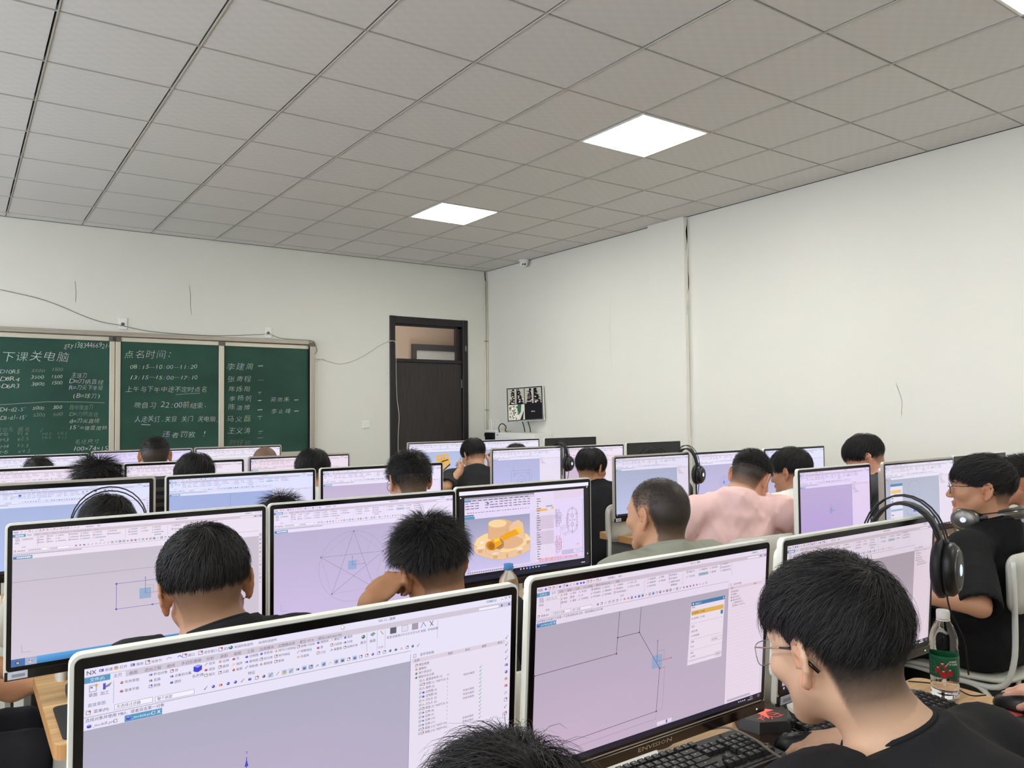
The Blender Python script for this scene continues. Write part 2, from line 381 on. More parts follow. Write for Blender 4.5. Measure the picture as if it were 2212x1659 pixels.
for x in (BX0, BX1):
    s = 1 if x < 0 else -1
    for z, t in ((BZ1, -1), (BZ0, 1)):
        cn = MB(); p = [(0, .065), (0, .03), (.009, .009), (.03, 0), (.065, 0), (.065, .065)]
        vv = [(x+s*a, z+t*b) for a, b in p]; n = len(vv)
        cn.add([(a, -.079, b) for a, b in vv]+[(a, -.001, b) for a, b in vv], [tuple(range(n)), tuple(range(2*n-1, n-1, -1))]+[(i, n+i, n+(i+1) % n, (i+1) % n) for i in range(n)]); cn.build('corner_cap', M_ALUD, bb)
PAN = [(-1.09, -.13, -.03), (-.13, .86, -.045), (.91, 1.86, -.045), (1.86, 2.795, -.03)]
for k, (a, b, yy) in enumerate(PAN):
    p = MB().box(a, b, yy, yy+.018, BZ0+.05, BZ1-.045).build('board_panel', M_BOARD, bb)
    [MB().box(a, b, yy-.012, yy+.006, q0, q1, bev=.003).build('rail', M_ALUL, p) for q0, q1 in ((BZ1-.092, BZ1-.05), (BZ0+.05, BZ0+.09))]
    SS = {1: [(b-.022, b+.022, .014)], 2: [(a-.022, a+.022, .014), (b-.02, b+.032, .014)], 0: [(b-.03, b+.03, .02)]}.get(k, [])
    for s0, s1, dd in SS: MB().box(s0, s1, yy-dd, yy+.006, BZ0+.05, BZ1-.092, bev=.003).build('stile', M_ALUL, p)
for a, b in ((.83, .862), (.89, .935), (1.835, 1.9)): MB().box(a, b, -.068, -.046, BZ1-.092, BZ1-.05).build('stile_cap', M_ALUD, bb)
MB().box(2.79, 2.797, -.07, -.001, BZ0+.05, BZ1-.05).build('end_gap', M_DARK, bb)

CH = (.66, .70, .66); CHF = (.30, .36, .33); RED = (.36, .20, .19)
rc = random.Random(3)
def chalk(txt, x, z, w, h, dz=0, col=CH, off=-.018, yy=None, shear=.16):
    global _ck
    n = len(txt); cw = w/sum(1.0 if ord(c) > 255 else .62 for c in txt); cx = 0
    for c in txt:
        s = 1.0 if ord(c) > 255 else .62
        if c not in ' ':
            v, f = glyphs(c, 2, off)
            if len(v):
                v = v-np.array([(v[:, 0].min()+v[:, 0].max())/2, 0 if ord(c) < 256 else (v[:, 1].min()+v[:, 1].max())/2-.36])
                a = rc.uniform(-.13, .10); ca, sa = math.cos(a), math.sin(a)
                sy = h*1.18*rc.uniform(.88, 1.1)*(1.0 if ord(c) > 255 else 1.15); sx = min(cw*.98*(1.1 if s < 1 else 1), sy*1.15)*rc.uniform(.9, 1.05)*(1 if ord(c) > 255 else 1.25)
                ox = x+cx+cw*s/2; oz = z+dz*cx/w+rc.uniform(-.10, .10)*h
                cc = tuple(q*rc.uniform(.8, 1.1) for q in col)
                _ck.add([(ox+sx*(p[0]*ca-p[1]*sa+shear*p[1]), _cy, oz+sy*(p[0]*sa+p[1]*ca)) for p in v], f, 0, cc)
        cx += cw*s
def cline(pts, w=.006, col=CH):
    for (a, b), (c, d_) in zip(pts, pts[1:]):
        l = math.hypot(c-a, d_-b); nx, nz = -(d_-b)/l*w/2, (c-a)/l*w/2
        _ck.add([(a-nx, _cy, b-nz), (c-nx, _cy, d_-nz), (c+nx, _cy, d_+nz), (a+nx, _cy, b+nz)], [(0, 1, 2, 3)], 0, col)
panels = [o for o in bb.children if o.name.startswith('board_panel')]
M_CHALK = attr_mat('chalk', rough=.95, spec=.05)
_ck = MB(); _cy = -.0458
for a in [('gzy13834466921-', .46, 2.07, .385, .052, .014), ('下课关电脑', -.03, 1.94, .53, .088, .016), ('D10R5', -.025, 1.825, .14, .04), ('D8R4', -.025, 1.758, .14, .04), ('-D6R3', -.05, 1.695, .17, .04),
          ('3500', .2, 1.84, .11, .032, 0, CHF), ('1500', .362, 1.856, .09, .032, 0, CHF), ('3500', .2, 1.78, .105, .032, 0, CH), ('1500', .36, 1.79, .09, .032), ('3800', .205, 1.72, .105, .034), ('1500', .36, 1.73, .09, .034),
          ('主球刀', .52, 1.80, .13, .045), ('D=刀柄直径', .51, 1.745, .28, .042), ('R=刀尖下半径', .505, 1.687, .28, .042), ('(B=球刀)', .53, 1.61, .235, .042),
          ('D4-d2-5°', -.02, 1.49, .19, .038), ('5000', .215, 1.503, .095, .032), ('500', .375, 1.51, .075, .032), ('自带锥度刀', .505, 1.505, .2, .04, 0, CHF),
          ('D3-d1-15°', -.02, 1.417, .20, .038), ('5200', .22, 1.44, .095, .032, 0, CHF), ('500', .375, 1.445, .08, .032, 0, CHF), ('D=刀柄直径', .513, 1.443, .235, .038, 0, CHF), ('d=刀尖直径', .508, 1.38, .25, .038), ('15°=锥度度数', .505, 1.32, .32, .038, -.006),
          ('定位孔', -.05, 1.313, .125, .036, 0, CHF), ('底孔', .105, 1.312, .10, .036, 0, CHF), ('M2', -.02, 1.272, .062, .03, 0, CHF), ('φ1.6', .10, 1.275, .085, .03, 0, CHF), ('M3', -.02, 1.224, .062, .03, 0, CHF), ('φ2.5', .10, 1.228, .09, .03, 0, CHF),
          ('M4', -.02, 1.165, .062, .03, 0, CHF), ('φ3.3', .10, 1.17, .09, .03, 0, CHF), ('M5', -.02, 1.117, .062, .03, 0, CHF), ('φ4.2', .105, 1.12, .10, .03, 0, CHF), ('/', .27, 1.30, .03, .04, 0, CHF), ('M12', .3, 1.27, .065, .028, 0, (.2, .26, .23)), ('φ10.2', .41, 1.272, .08, .028, 0, (.2, .26, .23)),
          ('M14', .3, 1.235, .065, .026, 0, (.17, .23, .2)), ('φ12', .41, 1.237, .08, .026, 0, (.17, .23, .2)), ('毛坯尺寸', .55, 1.19, .21, .042, -.006, CHF), ('100×74×15', .535, 1.125, .295, .042, -.01)]: chalk(*a)
cline([(-.12, 1.54), (0, 1.55), (.334, 1.574), (.6, 1.572), (.8, 1.565)], .004, CHF)
tag(_ck.build('chalk_writing', M_CHALK, panels[1]), kind='stuff')
_ck = MB(); _cy = -.0458
for a in [('点名时间:', .955, 2.0, .44, .075, .014), ('08:15—10:00—11:20', 1.01, 1.893, .62, .042, .012), ('13:15—15:00—17:10', 1.005, 1.79, .63, .042, .01), ('上午与下午中途不定时点名', .975, 1.672, .75, .052, .005), ('晚自习 22:00前结束.', 1.05, 1.52, .68, .058, -.003),
          ('人走关灯.关窗 关门 关电脑.', 1.055, 1.385, .79, .056, -.011), ('违者罚款 !', 1.30, 1.23, .42, .055, -.01)]: chalk(*a)
cline([(1.43, 1.645), (1.56, 1.655), (1.66, 1.66)], .004, CHF); cline([(1.12, 1.355), (1.2, 1.35)], .004)
tag(_ck.build('chalk_writing', M_CHALK, panels[2]), kind='stuff')
_ck = MB(); _cy = -.0308
for a in [('李建周', 1.91, 1.91, .29, .065, .007), ('张贵程', 1.925, 1.785, .25, .058, .004), ('陈烁阳', 1.935, 1.688, .23, .05), ('李杨帆', 1.94, 1.59, .24, .05), ('陈浩博', 1.935, 1.496, .23, .05), ('马义磊', 1.915, 1.372, .26, .06, -.004, (.5, .54, .5)), ('王义涛', 1.93, 1.248, .24, .055, -.005),
          ('刘仔锐', 1.935, 1.134, .24, .055, -.007, (.28, .22, .2)), ('吴雨禾', 2.37, 1.575, .21, .048), ('李止峰', 2.375, 1.452, .225, .048)]: chalk(*a)
for x, z, l, c_ in [(2.245, 1.95, .05, CH), (2.24, 1.80, .065, (.14, .2, .17)), (2.245, 1.672, .035, CHF), (2.245, 1.585, .035, CH), (2.24, 1.487, .05, CH), (2.24, 1.418, .05, CHF), (2.25, 1.262, .045, CHF), (2.25, 1.24, .03, (.14, .2, .17)), (2.24, 1.193, .06, RED), (2.635, 1.592, .045, CH), (2.635, 1.472, .05, CH)]:
    cline([(x, z), (x+l, z+.004)], .006, c_)
cline([(2.262, 1.672), (2.262, 1.65)], .004, CHF); cline([(2.266, 1.418), (2.264, 1.385)], .004, CHF)
tag(_ck.build('chalk_writing', M_CHALK, panels[3]), kind='stuff')

# ---- wall bits
def wall_plate(x, z, w, h, lab, holes=True, cat='socket'):
    e = empty('wall_socket' if holes else 'light_switch', (x, YF, z), 0, lab, cat)
    MB().box(-w/2, w/2, -.012, -.0005, -h/2, h/2, bev=.003).build('plate', M_WHITEP, e)
    if holes:
        c_ = MB()
        c_.lathe([(.0, 0), (.016, 0), (.016, .004)], 14, M=Matrix.Translation((0, -.0125, -.005)) @ Matrix.Rotation(R(90), 4, 'X')); c_.box(-.02, -.014, -.0135, -.012, -.032, -.026); c_.box(.014, .02, -.0135, -.012, -.032, -.026)
        c_.build('socket_face', mat('socket_grey', srgb(90, 90, 86), .5), e)
    else: MB().box(-w/2+.006, w/2-.006, -.016, -.012, -h/2+.006, h/2-.006, bev=.002).build('rocker', M_WHITEP, e)
    return e
wall_plate(.955, 2.325, .075, .11, 'white wall socket above the blackboard, left one over the double stile')
wall_plate(2.358, 2.31, .075, .12, 'white wall socket above the blackboard, right one near its corner')
wall_plate(3.483, 1.314, .086, .086, 'square white light switch between blackboard and door', False, 'switch')
def cable(name, pts, r, m, lab, cat='cable', n=6, seg=6):
    c_ = MB(); c_.tube(bez(pts, n), r, seg); return tag(c_.build(name, m, smooth=True), lab, cat)
yw = YF-.006
cable('wall_cable', [(-.6, yw, 2.66), (-.036, yw, 2.571), (.32, yw, 2.498), (.698, yw, 2.351), (.944, yw-.012, 2.305), (1.224, yw, 2.262), (1.748, yw, 2.249), (2.266, yw, 2.285), (2.36, yw-.012, 2.30), (2.504, yw, 2.256), (2.8, yw-.02, 2.247), (2.87, yw, 2.22), (2.9, yw, 2.14), (2.877, yw, 2.10)], .0028, mat('cable_grey', srgb(120, 120, 112), .6), 'thin grey cable sagging along the front wall to the blackboard sockets')
cable('wall_cable', [(2.86, yw, 2.04), (2.93, yw, 2.045), (3.05, yw, 2.02), (3.175, yw, 2.0), (3.33, yw, 2.04), (3.485, yw, 2.12), (3.7, yw, 2.25), (3.8, YF-.03, 2.285), (3.845, YF-.03, 2.27), (3.865, YF-.012, 2.2), (3.868, YF-.004, 1.9), (3.88, YF-.004, 1.6), (3.905, YF-.004, 1.4), (3.89, YF-.004, 1.1), (3.895, YF-.004, .5), (3.895, YF-.004, .05)], .004, M_CABLEW, 'white cable from the blackboard end over the door frame and down the door')
cable('wall_cable', [(2.86, yw, 2.03), (2.9, yw, 2.02), (2.96, yw, 2.05), (3.0, yw, 2.035)], .003, M_CABLEW, 'short loose white cable end beside the blackboard corner')
for x, lab in ((5.120, 'thin cream conduit pipe in the room corner, left one'), (5.1475, 'thin cream conduit pipe in the room corner, right one')):
    e = empty('conduit_pipe', (x, YF-.011, .0), 0, lab, 'pipe')
    MB().tube([(0, 0, 0), (0, 0, H-.12)], .0095, 10).build('pipe', M_CREAM, e, smooth=True)
    for z in (.6, 1.47, 2.34): MB().box(-.012, .012, -.012, .010, z-.006, z+.006, bev=.002).build('clip', mat('pipe_clip', srgb(150, 140, 118), .5), e)
cable('ceiling_cable', [(5.128, YF-.011, H-.13), (5.124, YF-.012, H-.07), (5.118, YF-.014, H-.01)], .006, M_CABLE, 'black cable leaving the ceiling in the room corner', n=4)

# dome camera
e = empty('security_camera', (XR-.075, 7.40, H), 0, 'small white dome security camera under the ceiling near the corner', 'camera')
c_ = MB(); c_.lathe([(.0, -.03), (.055, -.03), (.062, -.02), (.062, 0)], 28); c_.build('base', M_WHITEP, e, smooth=True)
b_ = MB(); b_.lathe([(0, -.09)]+[(.05*math.sin(R(a)), -.04-.05*math.cos(R(a))) for a in range(15, 100, 12)]+[(.05, -.03)], 24); ball = b_.build('eyeball', M_WHITEP, e, smooth=True)
for dx in (-.014, .014):
    MB().lathe([(0, .003), (.010, .003), (.012, 0)], 14, M=Matrix.Translation((-.024+dx*.6, -.036-dx*.5, -.062)) @ Matrix.Rotation(R(115), 4, 'X') @ Matrix.Rotation(R(0), 4, 'Z')).build('lens', M_BLACKG, ball)

# wall mounted surveillance screen
e = empty('wall_monitor', (4.985, 7.27, 1.535), 0, 'small wall-mounted screen showing four security camera views', 'monitor')
e.rotation_euler = Euler((R(-4), R(-3), R(-56)), 'XYZ')
MB().box(-.225, .225, 0, .045, -.2, .2, bev=.008).build('casing', M_WHITEP, e)
MB().box(-.218, .218, -.003, .002, -.193, .193, bev=.001).build('bezel', M_BLACKG, e)
MB().box(-.04, .04, .045, .10, -.05, .05).build('wall_bracket', M_METAL, e)
fl = Flat(lambda x, y, L: (-.208+x*.416, -.0035-L*.0002, .183-y*.366)); W_ = (.62, .62, .52); rs = random.Random(11)
fl.rect(0, 0, 1, 1, (.02, .02, .02), 0)
for (cx, cy) in ((0, 0), (.5, 0)):
    fl.rect(cx+.01, cy+.01, cx+.49, cy+.49, (.42, .42, .34), 1)
    fl.poly([(cx+.05, .5), (cx+.14, .02), (cx+.20, .02), (cx+.22, .5)], (.012, .010, .010), 2); fl.poly([(cx+.26, .5), (cx+.27, .02), (cx+.35, .02), (cx+.47, .5)], (.012, .010, .010), 2)
    for k in range(80):
        y = rs.uniform(.04, .46); s = .02+y*.06; x = cx+(rs.uniform(.07, .2) if k % 2 else rs.uniform(.28, .4+.1*y))
        fl.rect(x, y, x+s, y+s*.5, rs.choice([(.8, .75, .85), (.30, .26, .36), (.015, .012, .015), (.02, .02, .02), (.35, .22, .14), (.9, .88, .85), (.02, .02, .02)]), 3)
fl.rect(.01, .51, .49, .99, (.62, .62, .5), 1); fl.poly([(.3, .51), (.4, .51), (.38, .75), (.30, .85), (.27, .6)], (.04, .12, .09), 2); fl.poly([(.35, .99), (.47, .7), (.44, .99)], (.03, .03, .03), 2)
for k in range(50):
    y = rs.uniform(.53, .95); x = rs.uniform(.02, .27); fl.poly([(x, y), (x+.035, y-.02), (x+.03, y+.03), (x+.005, y+.04)], rs.choice([(.9, .88, .8), (.05, .05, .05), (.2, .17, .15), (.45, .33, .24), (.05, .05, .05)]), 3)
fl.rect(.51, .51, .985, .985, (.012, .012, .014), 1); fl.text('alhua', .68, .765, .06, (.8, .8, .8), 2, width=.11)
fl.m.build('screen_picture', attr_mat('security_screen_emit', rough=.7, spec=.05, emis=True, base=(.002, .002, .002)), e)
for dy, lab in ((-.09, 'black cable hanging below the wall screen, left one'), (.02, 'black cable hanging below the wall screen, right one')):
    cable('screen_cable', [(5.03, 7.31-dy, 1.36), (5.05, 7.31-dy, 1.31), (5.06, 7.30-dy, 1.26), (5.07, 7.30-dy, 1.208)], .006, M_CABLE, lab, n=4)
e = empty('wall_cabinet', (5.02, 7.36, 0), 0, 'white equipment cabinet against the wall under the wall screen', 'cabinet')
MB().box(-.13, .135, -.38, .39, .02, 1.20, bev=.006).build('body', M_WHITEP, e)
MB().box(-.136, -.13, -.36, .37, .1, 1.15, bev=.002).build('cabinet_door', mat('cab_white', srgb(225, 228, 232), .4), e)
MB().box(-.1375, -.1362, .31, .34, 1.165, 1.18).build('badge', mat('badge_blue', srgb(120, 140, 190), .4), e)
e = empty('network_switch', (5.0, 7.90, 0), 0, 'black network box standing between the white cabinet and the corner', 'network box')
MB().box(-.09, .09, -.1, .1, 0, 1.195, bev=.004).build('casing', M_BLACKP, e)
MB().box(-.11, -.09, -.08, .08, 1.15, 1.19, bev=.002).build('front_edge', M_BLACKP, e)
e = empty('router', (4.98, 7.86, 1.197), 0, 'white router with several thin upright aerials in the corner', 'router')
MB().box(-.07, .07, -.11, .13, 0, .03, bev=.005).build('body', M_WHITEP, e)
for k, dy in enumerate((-.1, -.06, -.01, .04, .08, .12)): MB().tube([(0, dy, .02), (-.004*k+.008, dy+.004*(k-2), .16)], [.005, .0035], 8).build('aerial', M_WHITEP, e, smooth=True)
cable('router_cable', [(4.95, 7.74, 1.2), (4.93, 7.72, 1.27), (4.95, 7.68, 1.305), (4.99, 7.66, 1.27), (5.0, 7.69, 1.225), (5.03, 7.71, 1.21)], .006, M_CABLE, 'black cable loop on top of the router')

# ------------------------------------------------------------- screen pictures
def K(r, g, b, t=(1, 1, 1)): return tuple(q*p for q, p in zip(srgb(r, g, b), t))
INK = (70, 66, 84)
ICOLS = [(70, 70, 190), (200, 90, 50), (60, 120, 90), (200, 60, 60), (110, 90, 170), (90, 90, 100), (220, 180, 70)]
def icon(f, x, y, s, k, t, r_):
    c = K(*ICOLS[k % 7], t); d = K(90, 86, 104, t)
    q = k % 6
    if q == 0: f.poly([(x-s/2, y-s/4), (x, y-s/2), (x+s/2, y-s/4), (x+s/2, y+s/3), (x, y+s/2), (x-s/2, y+s/3)], c, 3); f.poly([(x-s/2, y-s/4), (x, y-s/2), (x+s/2, y-s/4), (x, y)], K(150, 150, 225, t), 4)
    elif q == 1: f.frame(x-s/2, y-s/2, x+s/2, y+s/2, 1.6, d, 3); f.disc(x+s/4, y-s/4, s/4, s/4, c, 4, 8)
    elif q == 2: f.disc(x, y, s/2, s/2, c, 3, 10); f.disc(x-s/6, y-s/6, s/5, s/5, K(220, 215, 235, t), 4, 6)
    elif q == 3: f.line([(x-s/2, y+s/2), (x, y-s/3), (x+s/2, y+s/3)], 2, c, 3)
    elif q == 4: f.rect(x-s/2, y-s/3, x+s/2, y+s/3, c, 3); f.rect(x-s/3, y-s/6, x, y+s/6, K(230, 225, 240, t), 4)
    else: f.line([(x-s/2, y+s/2), (x+s/2, y-s/2)], 2, d, 3); f.disc(x-s/4, y+s/4, s/5, s/5, c, 4, 6)
FULL = [('任务草图', 135, 76), ('基准平面', 135, 109), ('移动对象', 236, 67), ('变换', 236, 90), ('圆锥', 236, 112), ('球', 312, 67), ('点集到点集', 312, 89), ('圆柱', 312, 113), ('合并', 440, 66), ('减去', 440, 89), ('相交', 440, 111),
        ('拉伸', 494, 66), ('旋转', 494, 88), ('凸起', 494, 111), ('孔', 548, 65), ('抽壳', 548, 88), ('拔模', 548, 111), ('边倒圆', 600, 66), ('面倒圆', 600, 88), ('倒斜角', 600, 110), ('修剪体', 660, 65), ('拆分体', 660, 88), ('删除体', 660, 110),
        ('阵列几何特征', 722, 65), ('阵列特征', 722, 87), ('筋板', 722, 110), ('镜像几何体', 818, 64), ('镜像特征', 818, 86), ('包容体', 818, 109), ('缩放体', 906, 62), ('管', 906, 85), ('凸台', 906, 108), ('螺纹刀', 968, 61), ('凸起体', 968, 84), ('偏置面', 968, 106), ('缝合', 1030, 61), ('扫掠', 1030, 84), ('延伸片体', 1030, 106)]
SKET = [('轮廓', 182), ('矩形', 245), ('多边形', 306), ('直线', 182), ('圆', 245), ('点', 306), ('圆弧', 182), ('椭圆', 245), ('艺术样条', 306), ('偏置曲线', 395), ('派生直线', 395), ('阵列曲线', 395), ('相交点', 478), ('镜像曲线', 478), ('投影曲线', 478),
        ('二次曲线', 566), ('现有曲线', 566), ('添加现有曲线', 566), ('优化二维', 672), ('优化 2D 曲线', 672), ('制作拐角', 830), ('快速修剪', 830), ('快速延伸', 830), ('倒斜角', 925), ('圆角', 925), ('移动曲线', 1010), ('偏置移动曲线', 1010), ('修改曲线', 1010)]
def ui(f, t=(1, 1, 1), det=1, kind='sketch', vt=(176, 176, 196), vb=(202, 194, 214), panel=1560, draw=None, task='win', tabs=((4, 'model1.prt', True),), seed=1):
    r_ = random.Random(seed); W = 1920; ink = K(*INK, t); ink2 = K(140, 134, 152, t)
    rib = K(236, 232, 246, t); VY = 233; BT = 1042
    a, b_ = K(*vt, t), K(*vb, t)
    f.rect(0, 0, W, 31, rib, 0); f.rect(0, 31, W, 56, K(212, 203, 213, t), 0)
    f.rect(0, 56, W, VY, rib, 0)
    f.m.add([f.fn(0, BT, 0), f.fn(panel, BT, 0), f.fn(panel, VY, 0), f.fn(0, VY, 0)], [(0, 1, 2, 3)], 0, (b_, tuple((p+q)/2*1.02 for p, q in zip(a, b_)), a, a))
    f.rect(panel, 200, W, BT, K(236, 228, 240, t), 0)
    f.rect(0, 34, 86, 56, K(84, 152, 190, t), 1); f.rect(86, 34, 138, 58, rib, 1)
    def T(s, x, y, sz=15, c=ink, w=None, res=1, L=4):
        if det >= 2: f.text(s, x, y+sz*.36, sz, c, L, res=res, width=w)
        else:
            n = sum(1 if ord(q) > 255 else .55 for q in s)*sz
            x1 = x
            while x1 < x+n-3:
                k = r_.uniform(.5, 1.0)*sz; f.rect(x1, y-sz*.38, min(x1+k, x+n), y+sz*.38, tuple(p*.45+q*.55 for p, q in zip(c, rib)), L); x1 += k+2
            return
    f.text('NX', 6, 24, 22, K(80, 74, 110, t), 4, off=.012)
    T('文件(F)', 18, 45, 16, K(235, 240, 250, t))
    q = [('主页', 96), ('曲面', 150), ('逆向工程', 203), ('曲线', 283), ('多边形建模', 336), ('分析', 430), ('装配', 484), ('视图', 537), ('工具', 590), ('应用模块', 642), ('注塑模向导', 718), ('星空 V7.4', 812), ('德玛13833466981', 894)] if kind == 'full' else \
        [('主页', 96), ('分析', 150), ('视图', 206), ('工具', 262), ('GC工具箱', 320), ('德玛13833466981', 410), ('电极', 560)]
    for s, x in q: T(s, x, 45, 15, K(110, 98, 116, t))
    if kind == 'full':
        for k, (s, x) in enumerate([('新建', 68), ('打开', 117), ('保存', 174), ('另存为', 226), ('窗口', 360), ('适合窗口', 420), ('定向', 497), ('关闭所有部件', 538), ('关闭所选部件', 636)]):
            T(s, x, 16, 13)
            if x != 636: icon(f, x-12, 15, 15, [4, 6, 4, 1, 1, 1, 1, 2][k] if k < 8 else 1, t, r_)
        f.line([(282, 18), (290, 10), (300, 16)], 2, ink2); f.line([(338, 18), (330, 10), (322, 16)], 3, K(80, 110, 200, t))
    else:
        for k in range(17): icon(f, 60+k*24+r_.uniform(-2, 2), 15, 14, r_.choice([0, 3, 5, 1]), t, r_)
        T('切换窗口', 500, 15, 14); T('窗口', 580, 15, 14)
    T('NX 12 - 建模', 1180, 13, 15); f.text('SIEMENS', 1765, 19, 17, K(100, 150, 160, t), 4, off=.01)
    for k, x in enumerate((1862, 1885, 1907)):
        if k == 0: f.rect(x-5, 13, x+5, 15, ink, 3)
        elif k == 1: f.frame(x-5, 5, x+5, 14, 1.5, ink)
        else: f.line([(x-5, 4), (x+5, 14)], 2, ink); f.line([(x-5, 14), (x+5, 4)], 2, ink)
    f.rect(1722, 38, 1842, 53, K(246, 243, 252, t), 1); f.frame(1722, 38, 1842, 53, 1.2, ink2); f.disc(1860, 45, 6, 6, K(90, 110, 220, t)); f.disc(1905, 45, 6, 6, K(60, 90, 210, t))
    if kind == 'full':
        f.frame(17, 66, 40, 90, 2, ink2); f.rect(20, 70, 28, 77, ink2, 3); f.disc(40, 68, 6, 6, K(215, 190, 120, t)); T('草图', 14, 103); f.rect(62, 66, 71, 90, K(80, 80, 190, t), 3); f.poly([(71, 76), (92, 66), (84, 80), (71, 84)], ink2, 3); T('加工', 53, 103)
        T('直接草图', 12, 140, 15, K(90, 110, 160, t)); f.line([(98, 62), (98, 150)], 1.2, ink2)
        for k, (s, x, y) in enumerate(FULL): T(s, x, y, 12.6); icon(f, x-10, y, 11, r_.randrange(42), t, r_)
        f.poly([(382, 66), (398, 60), (414, 66), (414, 84), (398, 92), (382, 86)], K(60, 60, 205, t), 3); f.poly([(382, 66), (398, 60), (414, 66), (398, 73)], K(160, 160, 235, t), 4); T('长方体', 377, 105)
        T('特征', 596, 138); T('更多', 1093, 100); icon(f, 1107, 74, 18, 2, t, r_); f.poly([(1140, 70), (1155, 60), (1168, 68), (1152, 80)], K(130, 165, 150, t), 3); T('曲面', 1138, 100); f.line([(1192, 62), (1206, 80)], 5, K(205, 170, 130, t)); T('分析', 1180, 138, 14, ink2)
        for x, c in ((1240, (90, 96, 94)), (1300, (230, 226, 236)), (1353, (170, 156, 168))): f.rect(x, 56, x+31, 84, K(*c, t), 3); f.frame(x, 56, x+31, 84, 1.5, ink2, 4)
        f.line([(1400, 82), (1412, 58), (1426, 80)], 3, K(110, 110, 190, t)); f.line([(1446, 58), (1466, 82)], 3, ink); f.line([(1466, 58), (1450, 82)], 3, ink)
        T('渐变深灰色', 1222, 99, 14); T('浅色背景', 1290, 99, 13, ink2); T('渐变背景', 1343, 99, 13, ink2); T('制图', 1399, 99, 14, K(80, 80, 160, t)); T('移除参数', 1437, 99, 14)
        for x in (1125, 1175, 1215, 1490): f.line([(x, 60), (x, 148)], 1.2, ink2)
    else:
        if det >= 1:
            for a_ in range(5):
                for b2 in range(5): f.rect(16+b2*6+a_, 62+a_*6, 19+b2*6+a_, 66+a_*6, ink if (a_+b2) % 2 else ink2, 3)
        T('完成', 16, 104); f.rect(62, 68, 158, 84, K(246, 243, 250, t), 1); f.frame(62, 68, 158, 84, 1.2, ink2); T('SKETCH_000', 66, 76, 13); T('草图', 60, 138, 14, ink2); T('曲线', 600, 138, 14, ink2); T('编辑曲线', 1010, 132, 14)
        for k, (s, x) in enumerate(SKET): y = 67+(k//3 if k < 9 else k % 3)*22 if x not in (672, 925) else 67+(k % 2)*24; T(s, x, y, 13); icon(f, x-12, y, 12, r_.choice([1, 3, 5, 3]), t, r_)
        for k, (s, x, y) in enumerate([('快速尺寸', 1165, 67), ('几何约束', 1165, 98), ('转换参考', 1280, 67), ('显示约束', 1375, 67), ('备选解', 1375, 95), ('水平对齐', 1475, 57), ('自动标注尺寸', 1475, 78), ('创建持续关系', 1475, 100)]): T(s, x, y, 14); icon(f, x-13, y, 13, r_.choice([1, 3, 5]), t, r_)
        f.rect(1255, 86, 1345, 108, K(175, 205, 215, t), 1); T('自动判断约束', 1262, 97, 13)
        for x in (165, 790, 1115, 1570): f.line([(x, 60), (x, 145)], 1.2, ink2)
    f.rect(102, 156, 234, 176, K(248, 246, 252, t), 1); f.frame(102, 156, 234, 176, 1.3, ink2); T('无选择过滤器', 108, 166, 14); f.rect(244, 158, 386, 178, K(248, 246, 252, t), 1); f.frame(244, 158, 386, 178, 1.3, ink2); T('整个装配', 250, 168, 14)
    T('菜单(M)', 32, 167, 15); icon(f, 15, 167, 14, 1, t, r_)
    for k in range(34):
        x = 430+k*29
        if kind == 'full' and x > 1420 or x > 1330 and kind != 'full': break
        if k in (9, 11, 12, 14, 15, 17, 19, 20, 22): f.rect(x-11, 153, x+11, 174, K(190, 206, 218, t), 1)
        icon(f, x, 163, 13, r_.randrange(42), t, r_)
    f.line([(0, 184), (panel, 184)], 1.6, K(120, 112, 126, t)); T('选择对象并使用 MB3，或者双击某一对象' if kind == 'full' else '选择要标注快速尺寸的第一个对象或拖动标注线，请选择要标注的对象', 5, 196, 15)
    for x, s, on in tabs:
        n = 128 if det < 2 else 132
        f.rect(x, 207, x+n, 232, K(84, 152, 190, t) if on else rib, 1); T('_'+s, x+24, 219, 14.5, K(240, 246, 252, t) if on else ink); icon(f, x+13, 219, 15, 0, t, r_); f.frame(x+n-36, 213, x+n-26, 225, 1.4, K(240, 246, 252, t) if on else ink)
        if on: f.line([(x+n-17, 213), (x+n-7, 225)], 2.4, K(250, 250, 255, t)); f.line([(x+n-17, 225), (x+n-7, 213)], 2.4, K(250, 250, 255, t))
    if panel > 1780:
        f.rect(1890, 205, W, BT, K(226, 220, 232, t), 1)
        for k in range(12): icon(f, 1903, 225+k*40, 15, r_.randrange(42), t, r_)
        panel = 1920
    # navigator
    if panel >= 1920: pass
    elif True:
     f.line([(panel, 200), (panel, BT)], 2, ink2); T('部件导航器', panel+50, 212, 15); f.frame(panel+16, 205, panel+29, 219, 1.5, ink)
     f.rect(panel+8, 226, 1886, 246, K(224, 212, 222, t), 1); T('名称', panel+20, 236, 14)
    if panel >= 1920: pass
    elif kind == 'full':
        for s, x in (('图层', 1550), ('状态', 1648), ('最新', 1745), ('附注', 1840)): T(s, x, 236, 14)
        rows = ['模型视图', '摄像机', '用户表达式', '模型历史记录', '基准坐标系 (0)', '草图 (1) "SKETCH_0...', '旋转 (2)', '边倒圆 (3)', '边倒圆 (4)', '沉头孔 (5)', '沉头孔 (6)', '草图 (7) "SKETCH_0...', '拉伸 (8)', '拉伸 (9)', '拉伸 (10)', '拉伸 (11)', '草图 (12) "SKETCH_...', '草图 (13) "SKETCH_...']
